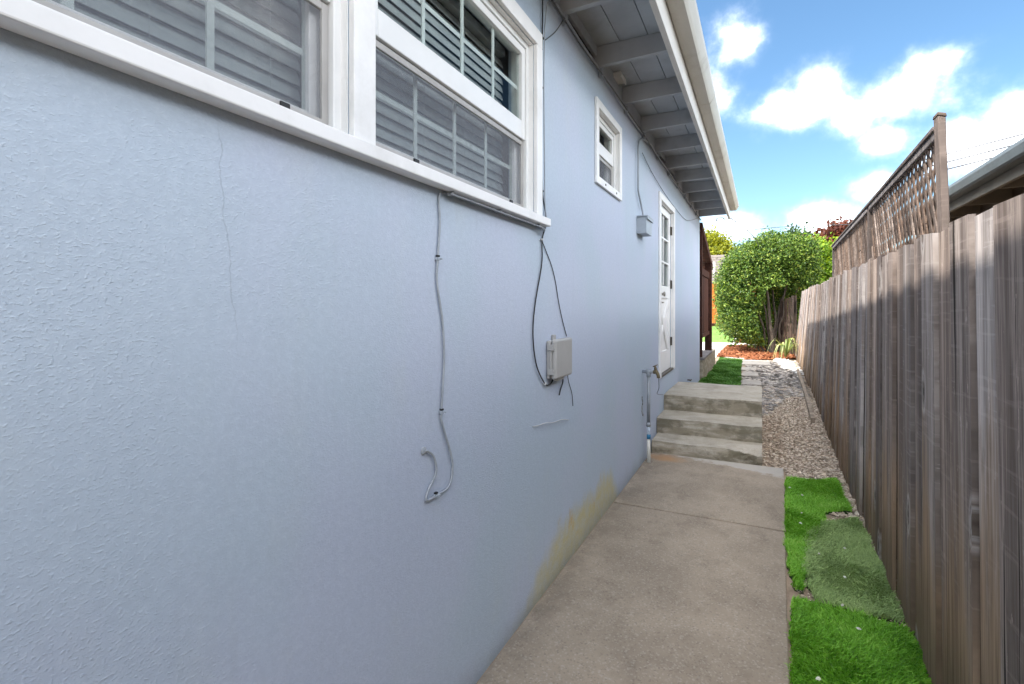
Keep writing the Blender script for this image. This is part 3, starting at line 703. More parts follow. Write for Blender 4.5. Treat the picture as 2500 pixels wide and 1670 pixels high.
# small hung window
m = MB(); frame_rect(m, .001, .020, 3.415, 4.125, 2.368, 2.962, .056, .053); m.build('window_casing', 'trim', house, .003)
sw = hung_window(3.471, 4.069, 2.421, 2.906, 2.675, 1, 'interior')
MB().box(-.135, -.125, 3.48, 4.06, 2.43, 2.90).build('roller_shade', 'brownshade', sw)
for y in (3.62, 3.93): MB().box(.020, .0225, y, y+.02, 2.388, 2.400).build('weep_cover', 'tab', sw)

# back door
dc = MB(); dc.box(.001, .022, 5.865, 5.954, .70, 2.732); dc.box(.001, .022, 6.906, 6.985, .70, 2.732); dc.box(.001, .0225, 5.865, 6.985, 2.733, 2.812)
dc.build('door_casing', 'trim', house, .003)
d = MB(); G0, G1, GZ0, GZ1 = 6.085, 6.765, 1.765, 2.635
d.box(-.07, -.028, 5.958, G0, .715, 2.726); d.box(-.07, -.028, G1, 6.902, .715, 2.726)
d.box(-.0695, -.0285, G0, G1, GZ1, 2.726); d.box(-.0695, -.0285, G0, G1, 1.615, GZ0); d.box(-.0695, -.0285, G0, G1, .715, .965); d.box(-.0695, -.045, G0, G1, .965, 1.615)
door = d.build('door', 'door', house, .003)
for i in (1, 2): MB().box(-.066, -.030, G0, G1, GZ0+(GZ1-GZ0)*i/3-.011, GZ0+(GZ1-GZ0)*i/3+.011).build('muntin', 'door', door, .002)
for i in range(3):
    MB().box(-.0655, -.0305, (G0+G1)/2-.012, (G0+G1)/2+.012, GZ0+(GZ1-GZ0)*i/3+.0115, GZ0+(GZ1-GZ0)*(i+1)/3-.0115).build('muntin', 'door', door, .002)
    for j in range(2):
        y0 = G0+(G1-G0)/2*j; y1 = y0+(G1-G0)/2
        MB().box(-.050, -.047, y0+.002, y1-.002, GZ0+(GZ1-GZ0)*i/3+.002, GZ0+(GZ1-GZ0)*(i+1)/3-.002).build('pane', 'glass', door)
def bar(p, q, w, x0, x1): # crossbuck brace in the door plane
    (ya, za), (yb_, zb_) = p, q; L = math.hypot(yb_-ya, zb_-za); ny, nz = -(zb_-za)/L*w/2, (yb_-ya)/L*w/2
    return MB().prism([(ya+ny, za+nz), (yb_+ny, zb_+nz), (yb_-ny, zb_-nz), (ya-ny, za-nz)], 'x', x0, x1)
bar((G0+.03, .985), (G1-.03, 1.595), .085, -.0445, -.029).build('crossbuck', 'door', door, .004)
bar((G1-.03, .985), (G0+.03, 1.595), .085, -.0442, -.0275).build('crossbuck', 'door', door, .004)
for z in (2.50, 1.80, 1.06): MB().box(-.026, -.018, 6.868, 6.904, z-.055, z+.055).tube([(-.012, 6.900, z-.055), (-.012, 6.900, z+.055)], .007, 8).build('hinge', 'bronze', door, .001)
MB().tube([(-.030, 6.045, 1.655), (.012, 6.045, 1.655), (.022, 6.045, 1.655), (.034, 6.045, 1.655), (.046, 6.045, 1.655), (.05, 6.045, 1.655)], [.030, .014, .016, .029, .028, .012], 14).build('knob', 'nickel', door, smooth=True)
MB().tube([(-.028, 6.045, 1.558), (-.018, 6.045, 1.558), (-.01, 6.045, 1.558), (.012, 6.045, 1.558)], [.028, .028, .014, .012], 14).box(.006, .020, 6.035, 6.135, 1.550, 1.566).build('lever_lock', 'nickel', door, .001)
MB().tube([(-.030, 6.03, 1.80), (-.018, 6.03, 1.80), (-.006, 6.03, 1.80)], [.022, .022, .012], 12).build('deadbolt', 'nickel', door)
MB().box(-.06, .012, 5.957, 6.903, .690, .7135).build('threshold', 'bronze', door, .002)
MB().box(-.8, -.75, 5.5, 7.4, .7, 2.9).build('room_curtain', 'farwall', house)

# ------------------------------------------------------------------ concrete steps
stp = thing('steps', 'three concrete steps up to the white back door', 'steps', (.53, 6.3, 0))
def step_block(name, y0, y1, z1, chip=False, x0=.006, x1=1.05):
    bm = bmesh.new(); nx, ny, nz = 26, max(3, int((y1-y0)/.06)), 5
    def pos(i, j, k):
        p = Vector((x0+(x1-x0)*i/nx, y0+(y1-y0)*j/ny, -.1+(z1+.1)*k/nz))
        if j == 0 and k == nz: p.y += .006; p.z -= .007
        if j == 0 and i == nx: p.y += .006
        if k == nz: p.z += .003*math.sin(p.x*9+p.y*5)
        if j == 0: p.y += .004*math.sin(p.x*11+k*1.3+y0*7)
        if chip and i > nx-8 and j < 2 and k > 1:
            f = (i-(nx-8))/8; p.z -= .055*f*random.uniform(.5, 1)*(1 if k == nz else .4); p.y += .05*f*random.uniform(.3, 1)*(1 if j == 0 else .3)
        return p
    vs = {}
    def v(i, j, k):
        if (i, j, k) not in vs: vs[(i, j, k)] = bm.verts.new(pos(i, j, k))
        return vs[(i, j, k)]
    for i in range(nx):
        for j in range(ny): bm.faces.new((v(i, j, nz), v(i+1, j, nz), v(i+1, j+1, nz), v(i, j+1, nz)))
        for k in range(nz):
            bm.faces.new((v(i, 0, k), v(i+1, 0, k), v(i+1, 0, k+1), v(i, 0, k+1))); bm.faces.new((v(i, ny, k), v(i, ny, k+1), v(i+1, ny, k+1), v(i+1, ny, k)))
    for j in range(ny):
        for k in range(nz):
            bm.faces.new((v(nx, j, k), v(nx, j+1, k), v(nx, j+1, k+1), v(nx, j, k+1))); bm.faces.new((v(0, j, k), v(0, j, k+1), v(0, j+1, k+1), v(0, j+1, k)))
    bmesh.ops.recalc_face_normals(bm, faces=bm.faces)
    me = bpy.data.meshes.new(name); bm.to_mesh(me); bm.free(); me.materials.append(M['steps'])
    o = bpy.data.objects.new(name, me); COL.objects.link(o); adopt(o, stp); return o
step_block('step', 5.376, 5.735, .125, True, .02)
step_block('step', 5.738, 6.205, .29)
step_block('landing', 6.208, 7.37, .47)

# ------------------------------------------------------------------ things on the house wall
def cable(name, label, pts, r, mat, cat='cable', n=8, group=None, seg=7):
    o = MB().tube(smoothpath(pts, n), r, seg).build(name, mat, None, 0, True); return tag(o, label, cat, group)
W_ = lambda pts, x=.008: [(x, y, z) for y, z in pts]
# grey coax from the sill to a hole low in the wall
g = thing('coax_cable', 'grey cable hanging below the window sill and curling into a wall hole', 'cable', (0, 1.5, .83))
MB().tube(smoothpath(W_([(1.57, 1.912), (1.535, 1.913), (1.508, 1.89), (1.513, 1.80), (1.500, 1.672), (1.496, 1.588), (1.530, 1.449), (1.540, 1.314), (1.523, 1.127), (1.530, 1.08), (1.594, .93), (1.575, .848), (1.49, .838), (1.440, .838), (1.432, .853), (1.447, .876), (1.49, .92), (1.478, .975), (1.445, 1.004), (1.426, 1.012)]), 8), .0042, 8).build('cord', 'greycable', g, smooth=True)
for y, z in ((1.500, 1.672), (1.524, 1.125), (1.488, .838)):
    MB().box(.001, .015, y-.008, y+.008, z-.005, z+.005).build('clip', 'jbox', g, .002)
    MB().box(.013, .021, y+.006, y+.012, z-.003, z+.003).build('nail', 'jbox', g)
    MB().box(.004, .014, y-.006, y+.006, z+.007, z+.013).build('clip_gap', 'tab', g)
MB().tube([(.001, 1.424, 1.012), (.006, 1.424, 1.012), (.009, 1.424, 1.012)], [.014, .013, .007], 14).build('grommet', 'greycable', g)
# cables pinned under the sill
g = thing('sill_cable', 'pair of grey cables pinned under the window sill', 'cable', (.03, 2, 1.91))
for dz, dx in ((0, 0), (-.004, .013)):
    MB().tube(smoothpath([(.018+dx, 1.55, 1.9145+dz), (.018+dx, 1.95, 1.9135+dz), (.018+dx, 2.36, 1.9135+dz), (.03+dx, 2.40, 1.905+dz), (.028, 2.44, 1.90+dz), (.015, 2.475, 1.925), (.012, 2.49, 1.96)], 6), .0036, 7).build('cord', 'greycable', g, smooth=True)
for y in (1.56, 1.935, 2.36): MB().box(.012, .036, y-.004, y+.004, 1.905, 1.9215).build('clip', 'conduit', g, .002)
# black coax to the grey service box
g = thing('black_cable', 'black cable running from the eave past the window to the grey service box', 'cable', (0, 2.46, 1.09))
MB().tube(smoothpath(W_([(2.462, 3.20), (2.456, 2.93), (2.446, 2.65), (2.448, 2.35), (2.456, 2.11), (2.505, 1.985), (2.500, 1.93), (2.452, 1.852), (2.447, 1.726), (2.362, 1.520), (2.334, 1.366), (2.376, 1.21), (2.49, 1.098), (2.56, 1.085), (2.600, 1.10), (2.605, 1.125)], .010), 8), .0038, 8).build('cord', 'blackcable', g, smooth=True)
for y, z in ((2.458, 2.908), (2.448, 2.646), (2.457, 2.108), (2.453, 1.855), (2.492, 1.097)):
    MB().box(.001, .016, y-.008, y+.008, z-.005, z+.005).build('clip', 'tab' if z > 2 else 'whitewire', g, .002)
# grey cable looping from the eave bundle beside it
cable('grey_cable', 'grey cable looping from the eave down beside the window casing', W_([(2.76, 3.178), (2.60, 3.165), (2.54, 3.145), (2.505, 3.10), (2.480, 3.0), (2.470, 2.91), (2.462, 2.65), (2.470, 2.3), (2.478, 2.05), (2.500, 1.97), (2.492, 1.93)], .016), .0032, 'greycable')
cable('thin_cable', 'thin dark cable crossing from eave corner to the window casing top', W_([(2.475, 2.905), (2.62, 3.02), (2.76, 3.165)], .02), .003, 'thinwire')
cable('thin_wire', 'thin dark wire hanging down to the top of the grey service box', W_([(2.458, 1.855), (2.52, 1.80), (2.60, 1.727), (2.66, 1.64), (2.70, 1.547), (2.76, 1.44), (2.84, 1.33)], .005), .0026, 'thinwire')
cable('thin_wire', 'short thin wire dangling below the grey service box', W_([(2.85, 1.12), (2.87, 1.06), (2.93, .98), (2.95, .90)], .006), .0022, 'thinwire')
cable('short_lead', 'frayed short grey lead under the grey service box', W_([(2.76, 1.11), (2.755, 1.07), (2.72, 1.035), (2.70, 1.005), (2.715, 1.03)], .012), .004, 'thinwire')
cable('white_wire', 'short white wire sticking out of the wall below the service box', [(.0, 2.352, .898), (.012, 2.40, .896), (.012, 2.50, .888), (.012, 2.60, .869), (.012, 2.74, .858), (.010, 2.86, .832)], .0022, 'whitewire')
# service box
ub = thing('service_box', 'beige grey plastic service box fixed low on the blue wall', 'utility box', (.03, 2.67, 1.11))
MB().box(.002, .022, 2.530, 2.810, 1.118, 1.322).build('base', 'ubox', ub, .006)
MB().box(.024, .056, 2.538, 2.802, 1.112, 1.328).build('lid', 'ubox', ub, .014, seg=4)
MB().tube([(.026, 2.532, 1.15), (.026, 2.532, 1.29)], .007, 8).build('hinge_pin', 'ubox', ub)
for z in (1.155, 1.285): MB().box(.012, .046, 2.522, 2.542, z-.016, z+.016).build('hinge', 'ubox', ub, .003)
MB().box(.002, .018, 2.60, 2.635, 1.322, 1.350).build('mounting_ear', 'ubox', ub, .003)
MB().box(.015, .040, 2.60, 2.70, 1.098, 1.112).build('cable_entry', 'ubox', ub, .003)
MB().tube([(.04, 2.803, 1.235), (.04, 2.812, 1.235)], .007, 8).build('latch_screw', 'bronze', ub)
# junction box with conduit
jb = thing('junction_box', 'grey painted steel junction box with conduit beside the door', 'junction box', (.04, 4.88, 2.19))
MB().box(.001, .090, 4.75, 5.01, 2.188, 2.338).build('body', 'jbox', jb, .003)
MB().box(.001, .104, 4.742, 5.018, 2.340, 2.352).box(.092, .1045, 4.742, 5.018, 2.316, 2.3395).build('lid', 'jbox', jb, .002)
MB().tube(smoothpath([(.02, 5.3, 3.175), (.022, 4.95, 3.12), (.022, 4.78, 3.055), (.022, 4.735, 3.01), (.022, 4.722, 2.95), (.022, 4.715, 2.62), (.022, 4.735, 2.56), (.022, 4.82, 2.49), (.024, 4.865, 2.44), (.03, 4.875, 2.40), (.03, 4.875, 2.352)], 6), .0085, 10).build('conduit', 'conduit', jb, smooth=True)
MB().tube([(.03, 4.875, 2.352), (.03, 4.875, 2.372)], .016, 8).build('conduit_nut', 'galv', jb)
# eave cables
g = thing('eave_cable', 'bundle of grey cables pinned along the wall top under the eave', 'cable', (0, 6, 3.15))
for q in range(3):
    pts = []
    for i in range(34):
        y = 2.52+i*.232; pts.append((.012+.009*q, y, 3.178-.014*q-.002*(y-2.5)+.012*math.sin(y*2.1+q*2.4)+.005*math.sin(y*5+q)))
    MB().tube(smoothpath(pts, 3), (.007, .0055, .0045)[q], 7).build('cord', ('greycable', 'greycable', 'thinwire')[q], g, smooth=True)
for i in range(10): MB().box(.002, .034, 2.77+i*.74, 2.785+i*.74, 3.135-.0015*i, 3.195).build('clip', 'conduit', g, .002)
cable('hanging_wire', 'thin wire sagging over the white back door', W_([(4.95, 2.99), (5.3, 2.93), (5.76, 2.885), (6.3, 2.85), (7.0, 2.827), (7.9, 2.825), (8.6, 2.90), (9.9, 3.15)], .012), .0032, 'thinwire')
cable('cable_coil', 'small loose coil of black cable at the far end of the eave', [(.33+.075*math.cos(a)+a*.002, 10.49, 3.185+.035*math.sin(a)) for a in [i*.5 for i in range(22)]], .005, 'blackcable', n=3)
cable('service_wire', 'thin dark service wire dropping from the eave end to the garden', [(.47, 10.52, 3.25), (.9, 14.2, 3.26), (.95, 20, 3.45), (.3, 29, 4.3)], .010, 'thinwire')
cable('service_wire', 'thin dark wire running low above the trees behind the shrub', [(-.2, 24, 4.55), (.6, 24, 4.80), (2.2, 24, 4.86), (4.2, 24, 4.80), (6, 24, 4.9)], .014, 'thinwire')
# hose bib
hb = thing('hose_faucet', 'brass hose faucet on a grey standpipe beside the steps', 'faucet', (.06, 5.01, 0))
MB().tube([(.0, 5.01, .877), (.105, 5.01, .877)], .015, 12).build('arm_pipe', 'galv', hb, smooth=True)
MB().tube([(.032, 5.01, .877), (.036, 5.01, .877), (.084, 5.01, .877), (.088, 5.01, .877)], [.017, .022, .022, .017], 12).tube([(.06, 5.01, .875), (.06, 5.01, .830), (.06, 5.01, .822)], [.021, .021, .016], 12).build('tee', 'galv', hb, smooth=True)
MB().tube([(.06, 5.01, .835), (.058, 5.01, .36)], .0165, 12).build('standpipe', 'galv', hb, smooth=True)
MB().tube([(.058, 5.01, .385), (.058, 5.01, .38), (.058, 5.01, .35), (.058, 5.01, .345)], [.018, .023, .023, .018], 12).build('coupling', 'galv', hb, smooth=True)
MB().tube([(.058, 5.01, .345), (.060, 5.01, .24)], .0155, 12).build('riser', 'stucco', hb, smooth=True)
MB().tube([(.060, 5.01, .27), (.060, 5.01, .225)], .0185, 12).build('tape_wrap', 'bluetape', hb, smooth=True)
MB().tube([(.060, 5.01, .226), (.063, 5.01, -.05)], .0175, 12).build('lower_pipe', 'pvc', hb, smooth=True)
MB().tube([(.102, 5.01, .877), (.108, 5.01, .877), (.122, 5.01, .877), (.132, 5.01, .874)], [.014, .019, .018, .013], 10).tube([(.128, 5.01, .895), (.134, 5.01, .878), (.148, 5.01, .855), (.152, 5.01, .835), (.153, 5.01, .822)], [.014, .018, .016, .016, .018], 10).tube([(.128, 5.01, .88), (.124, 5.01, .918), (.122, 5.01, .935)], [.015, .012, .006], 10).build('valve_body', 'brass', hb, smooth=True)
wh = MB(); ring = [(.122+.026*math.cos(a)*.8, 5.01+.026*math.sin(a), .938+.010*math.cos(a)) for a in [i*math.pi/8 for i in range(17)]]
wh.tube(ring, .0045, 6); wh.tube([ring[0], ring[8]], .003, 5); wh.tube([ring[4], ring[12]], .003, 5); wh.build('hand_wheel', 'brass', hb, smooth=True)
cable('ground_wire', 'thin wire hanging from the brass hose faucet to the step', [(.152, 5.02, .82), (.15, 5.05, .72), (.09, 5.3, .62), (.03, 6.0, .50)], .0028, 'thinwire', 'wire')
sc_ = MB()
for i in range(9):
    y, z = 5.0+random.uniform(-.03, .03), .54+(i-4)*.022
    sc_.box(.0, random.uniform(.002, .006), y-.014, y+.012, z-.012, z+.008)
tag(sc_.build('pipe_scar', 'clip', None, .002), 'dark rough scar in the stucco left of the standpipe', 'wall scar')
sv = thing('small_valve', 'small dark valve handle low on the wall past the steps', 'valve', (.03, 8.4, .33))
MB().tube([(0, 8.4, .36), (.05, 8.4, .36)], .010, 8).build('stem', 'bronze', sv); MB().box(.045, .06, 8.33, 8.47, .352, .368).build('handle', 'bronze', sv, .003)

# ------------------------------------------------------------------ fence
fence = thing('fence', 'weathered grey brown board fence along the right side of the path', 'fence', (1.66, 7, 0))
variants = []
def board_mesh(w, seed):
    r = random.Random(seed); m = MB(); n = 7; H = 1.0; V = []
    bow = r.uniform(-.003, .003); tw = r.uniform(-.003, .003)
    prof = lambda f: bow*math.sin(math.pi*f)
    ztop = [r.uniform(-.006, .004) for _ in range(2)]
    for k in range(n+1):
        f = k/n; z = f*H
        e0 = r.uniform(-.0015, .0015); e1 = r.uniform(-.0015, .0015)
        t0, t1 = (ztop if k == n else (0, 0))
        V += [(prof(f)+tw*f, e0, z+t0), (prof(f)-tw*f-.0, w+e1, z+t1), (prof(f)-tw*f+.019, w+e1, z+t1), (prof(f)+tw*f+.019, e0, z+t0)]
    F = [(3, 2, 1, 0), tuple(range(4*n, 4*n+4))]
    for k in range(n):
        for q in range(4): F.append((4*k+q, 4*k+(q+1) % 4, 4*k+4+(q+1) % 4, 4*k+4+q))
    me = bpy.data.meshes.new('board'); me.from_pydata(V, [], F); me.materials.append(M['fence'])
    bm = bmesh.new(); bm.from_mesh(me); bmesh.ops.recalc_face_normals(bm, faces=bm.faces); bm.to_mesh(me); bm.free()
    return me
WID = (.185, .14, .20, .16, .105)
BM = {w: [board_mesh(w, 10*i+j) for j in range(3)] for i, w in enumerate(WID)}
def fence_z(y): return 1.795+.0098*(y-1.6)+(.025 if y > 10 else 0)
y = -2.0; k = 0
while y < 16.6:
    w = random.choice((.185, .14, .20, .16, .185, .14)) if y > 1.5 else .185
    if 2.09 < y < 2.2: w = .105
    back = k % 2
    me = random.choice(BM[w]); o = bpy.data.objects.new('board', me); COL.objects.link(o); o.parent = fence
    zb_ = float(gz(y))-.03+random.uniform(0, .02); zt = fence_z(y)+random.uniform(-.012, .012); L = zt-zb_
    lean = math.atan2(fence_top(y)-fence_base(y), L)
    ang = math.atan2(.025, 1.0)
    fx = fence_base(y)+(random.uniform(.006, .018) if back else random.uniform(-.006, .002))
    o.location = (fx-1.66, y-7, zb_)
    o.rotation_euler = (random.uniform(-.004, .004), lean, -ang+random.uniform(-.008, .008)); o.scale = (1, 1.0, L)
    y += w+random.choice((.010, .016, .022, .028) if y < 6 else (.006, .012, .018, .024)); k += 1
def rail(z, name='rail'):
    P = []
    for (yy, dz) in ((-2, 0), (16.7, .14)):
        f = (z-0)/1.83; x = fence_base(yy)+(fence_top(yy)-fence_base(yy))*f+.062
        P.append((x, yy, z+dz))
    a, b = P; m = MB(); m.hexa([(a[0], a[1], a[2]), (b[0], b[1], b[2]), (b[0]+.04, b[1], b[2]), (a[0]+.04, a[1], a[2]), (a[0], a[1], a[2]+.09), (b[0], b[1], b[2]+.09), (b[0]+.04, b[1], b[2]+.09), (a[0]+.04, a[1], a[2]+.09)])
    return m.build(name, 'stake', fence)
for z in (.22, .9, 1.6): rail(z)
rb = MB(); yy_ = -2.07
while yy_ < 16.6:
    a, b = yy_, min(yy_+.19, 16.66); z0 = float(gz(yy_))-.03; z1 = fence_z(yy_)-.014
    rb.hexa([(fence_base(a)+.105, a, z0), (fence_base(a)+.123, a, z0), (fence_base(b)+.123, b, z0), (fence_base(b)+.105, b, z0), (fence_top(a)+.105, a, z1), (fence_top(a)+.123, a, z1), (fence_top(b)+.123, b, z1), (fence_top(b)+.105, b, z1)]); yy_ += .193
rb.build('gap_blocker_boards', 'stake', fence, kind='stuff')  # unseen boards added behind the fence so no light leaks through the gaps

# lattice topper
lat = thing('lattice_screen', 'grey diagonal wood lattice with posts rising above the fence', 'lattice', (1.72, 5, 1.8))
LY0, LYM, LY1 = 2.62, 4.62, 7.62
def lx(y): return fence_top(y)+.055
def ltop(y): return 2.245+.006*(y-2.5)
p = MB(); x = lx(2.5); p.hexa([(x+.004, 2.53, 1.0), (x+.030, 2.53, 1.0), (x+.030, 2.59, 1.0), (x+.004, 2.59, 1.0), (x-.026, 2.56, 2.265), (x+.0, 2.56, 2.255), (x+.0, 2.62, 2.255), (x-.026, 2.62, 2.265)]); p.build('post', 'post', lat, .004)
MB().hexa([(x-.028, 2.558, 2.266), (x+.002, 2.558, 2.257), (x+.002, 2.622, 2.257), (x-.028, 2.622, 2.266), (x-.026, 2.56, 2.278), (x+.0, 2.56, 2.270), (x+.0, 2.62, 2.270), (x-.026, 2.62, 2.278)]).build('post_cap', 'stake', lat)
for yy in (LYM, LY1):
    x = lx(yy); MB().box(x, x+.07, yy-.035, yy+.035, 1.0, ltop(yy)-.002).build('post', 'post', lat, .004)
def rail2(ya, yb_, z0, z1, x0, x1, name, mat):
    a, b = lx(ya), lx(yb_); da, db = ltop(ya)-2.245, ltop(yb_)-2.245
    MB().hexa([(a+x0, ya, z0+da), (b+x0, yb_, z0+db), (b+x1, yb_, z0+db), (a+x1, ya, z0+da), (a+x0, ya, z1+da), (b+x0, yb_, z1+db), (b+x1, yb_, z1+db), (a+x1, ya, z1+da)]).build(name, mat, lat, .003)
rail2(2.72, 7.70, 2.247, 2.266, -.012, .032, 'top_cap', 'post')
rail2(2.66, LYM-.037, 2.212, 2.246, -.004, .012, 'top_rail', 'post'); rail2(LYM+.037, LY1-.037, 2.212, 2.246, -.004, .012, 'top_rail', 'post')
rail2(2.70, LYM-.037, 1.70, 1.76, -.004, .012, 'bottom_rail', 'post'); rail2(LYM+.037, LY1-.037, 1.70, 1.76, -.004, .012, 'bottom_rail', 'post')
def slats(ya, yb_, z0, z1):
    H = z1-z0; wd = .026; sp = .082; th = R(58)
    for layer, sg in ((0, 1), (1, -1)):
        y = ya-H
        while y < yb_+H:
            a, b = y, y+sg*H/math.tan(th)
            lo, hi = (a, z0), (b, z1)
            # clip to the panel
            def clip(p, q):
                (y1, z1_), (y2, z2_) = p, q
                ts = [0, 1]
                for lim, sgn in ((ya, 1), (yb_, -1)):
                    d1, d2 = sgn*(y1-lim), sgn*(y2-lim)
                    if d1 < 0 and d2 < 0: return None
                    if d1 < 0: ts[0] = max(ts[0], d1/(d1-d2))
                    if d2 < 0: ts[1] = min(ts[1], d1/(d1-d2))
                if ts[1]-ts[0] < .06: return None
                f = lambda t: (y1+(y2-y1)*t, z1_+(z2_-z1_)*t); return f(ts[0]), f(ts[1])
            c = clip(lo, hi)
            if c:
                (y1, zz1), (y2, zz2) = c; L = math.hypot(y2-y1, zz2-zz1); ny, nz = -(zz2-zz1)/L*wd/2, (y2-y1)/L*wd/2
                x0 = .016+.0062*layer
                pr = [(y1+ny, zz1+nz), (y2+ny, zz2+nz), (y2-ny, zz2-nz), (y1-ny, zz1-nz)]
                m = MB(); v = [(lx(q)+xx, q, w_+(ltop(q)-2.245)) for xx in (x0, x0+.0058) for q, w_ in pr]
                m.add(v, [(0, 1, 2, 3), (7, 6, 5, 4), (0, 4, 5, 1), (1, 5, 6, 2), (2, 6, 7, 3), (3, 7, 4, 0)]); m.build('slat', 'lattice', lat)
            y += sp
slats(2.73, LYM-.037, 1.76, 2.232); slats(LYM+.037, LY1-.037, 1.76, 2.232)

em = MB(); ey = [7.35+i*.82 for i in range(9)]
for i in range(8):
    a, b = ey[i], ey[i+1]; xa, xb = 1.600+.0237*(a-7.35), 1.600+.0237*(b-7.35); za, zb_ = float(gz(a)), float(gz(b))
    V = [(xa, a, za-.03), (xa+.045, a, za-.03), (xb+.045, b, zb_-.03), (xb, b, zb_-.03), (xa, a, za+.075), (xa+.045, a, za+.075), (xb+.045, b, zb_+.075), (xb, b, zb_+.075)]
    em.add(V, [(4, 5, 6, 7), (1, 2, 6, 5), (3, 0, 4, 7)]+([(0, 1, 5, 4)] if i == 0 else []))
tag(em.build('edging_board', 'edging', None), 'pale timber edging board along the foot of the fence', 'edging board')

# stepping slabs
for i, (x0, x1, y0, y1, lab) in enumerate((
        (.735, 1.05, 9.75, 10.35, 'pale stepping slab nearest the concrete steps'), (.69, 1.0, 11.0, 11.62, 'pale stepping slab second from the concrete steps'),
        (.645, .95, 12.0, 12.55, 'pale stepping slab third from the concrete steps'), (.62, 1.25, 13.2, 14.3, 'large square paving slab before the mulch'),
        (.16, .66, 14.52, 14.9, 'narrow paving slab at the end of the turf runner'))):
    z = float(gz(y0)); tag(MB().hexa([(x0, y0, z-.03), (x1, y0+.03, z-.03), (x1-.01, y1+.02, z-.03), (x0+.01, y1, z-.03), (x0, y0, z+.034), (x1, y0+.03, z+.036), (x1-.01, y1+.02, z+.036), (x0+.01, y1, z+.034)]).build('stepping_slab', 'paver', None, .006), lab, 'paving slab', 'stepping slabs past the steps')

# ------------------------------------------------------------------ trellis at the far house corner
tr = thing('patio_trellis', 'dark red brown timber trellis frame on a low plinth at the house end', 'trellis', (.0, 11.6, .1))
MB().box(-.16, .055, 10.215, 13.2, -.1, .50).build('plinth', 'plinth', tr, .01)
MB().box(-.19, .075, 10.212, 12.1, .502, .545).build('plinth_cap', 'post', tr, .005)
MB().box(-.06, .03, 10.33, 10.42, .546, 2.96).build('post', 'redwood', tr, .004)
MB().box(-.09, .05, 12.15, 12.32, .502, 2.50).build('post', 'redwood', tr, .004)
MB().hexa([(-.05, 10.22, 2.98), (.05, 10.22, 2.98), (.05, 12.6, 2.36), (-.05, 12.6, 2.36), (-.05, 10.22, 3.11), (.05, 10.22, 3.11), (.05, 12.6, 2.49), (-.05, 12.6, 2.49)]).build('sloping_beam', 'redwood', tr, .004)
MB().box(-.045, .01, 10.43, 12.14, 2.14, 2.28).build('cross_beam', 'redwood', tr, .004)
MB().box(-.045, .01, 10.43, 12.14, .90, .98).build('cross_beam', 'redwood', tr, .004)
for i in range(11): MB().box(-.035, -.012, 10.44+i*.155, 10.44+i*.155+.145, .985, 2.135).build('board', 'redwood', tr, .002)
for i in range(17):
    y = 10.56+i*.142; z = 3.11-.2605*(y-10.22)
    MB().hexa([(-3.2, y, z+.012), (.02, y, z+.012), (.02, y+.125, z-.02), (-3.2, y+.125, z-.02), (-3.2, y, z+.032), (.02, y, z+.032), (.02, y+.125, z), (-3.2, y+.125, z)]).build('cover_slat', 'redwood', tr)
for x in (-1.2, -2.4): MB().hexa([(x, 10.22, 2.98), (x+.05, 10.22, 2.98), (x+.05, 12.95, 2.27), (x, 12.95, 2.27), (x, 10.22, 3.10), (x+.05, 10.22, 3.10), (x+.05, 12.95, 2.39), (x, 12.95, 2.39)]).build('cover_joist', 'redwood', tr)
tag(MB().prism([(10.45, 2.62), (12.05, 2.40), (12.05, 2.29), (10.45, 2.29)], 'x', -.9, -.86).build('canvas_shade', 'canvas', None), 'beige canvas shade hanging inside the trellis frame', 'shade')

# ------------------------------------------------------------------ neighbouring house
nb = thing('neighbour_house', 'neighbouring tan house with dark gutter showing over the fence', 'house', (5, 2, 0))
NE = 9.3
MB().box(3.25, 3.40, -5, NE-.3, -.2, 2.72).build('wall', 'nbrwall', nb); MB().box(3.41, 9, NE-.45, NE-.3, -.2, 2.72).build('end_wall', 'nbrwall', nb)
ng = MB().prism([(2.70, 2.600), (2.715, 2.585), (2.80, 2.585), (2.80, 2.69), (2.795, 2.69), (2.795, 2.595), (2.725, 2.595), (2.712, 2.615), (2.700, 2.66), (2.697, 2.685), (2.685, 2.687), (2.684, 2.66)], 'y', -5, NE).build('gutter', 'nbrgutter', nb)
MB().box(2.803, 2.835, -5, NE-.02, 2.50, 2.70).build('fascia', 'nbreave', nb)
MB().prism([(2.76, 2.705), (2.76, 2.73), (9, 4.0), (9, 3.96), (2.85, 2.705)], 'y', -5.02, NE+.02).build('roof', 'roof', nb)
MB().box(2.84, 3.25, -5, NE-.02, 2.68, 2.70).build('soffit', 'nbreave', nb)
for i in range(17):
    y = 9.05-i*.81; MB().hexa([(2.836, y, 2.535), (3.249, y, 2.535), (3.249, y+.045, 2.535), (2.836, y+.045, 2.535), (2.836, y, 2.678), (3.249, y, 2.678), (3.249, y+.045, 2.678), (2.836, y+.045, 2.678)]).build('rafter', 'nbreave', nb)
MB().tube([(3.235, -4, 2.42), (3.235, 6.4, 2.47)], .012, 6).build('conduit', 'pole', nb)
for i, (za, zb_) in enumerate(((6.33, 8.75), (6.03, 8.42), (5.75, 8.15))):
    tag(MB().tube(smoothpath([(6.6, 25, za*.6+zb_*.4), (7.5, 25, (za*.56+zb_*.44)+.03), (15, 25, zb_+.2)], 8), .030, 5).build('power_line', 'pole', None), ('topmost', 'middle', 'lowest')[i]+' of three power lines above the neighbouring roof', 'power line', 'power lines above the neighbouring roof')

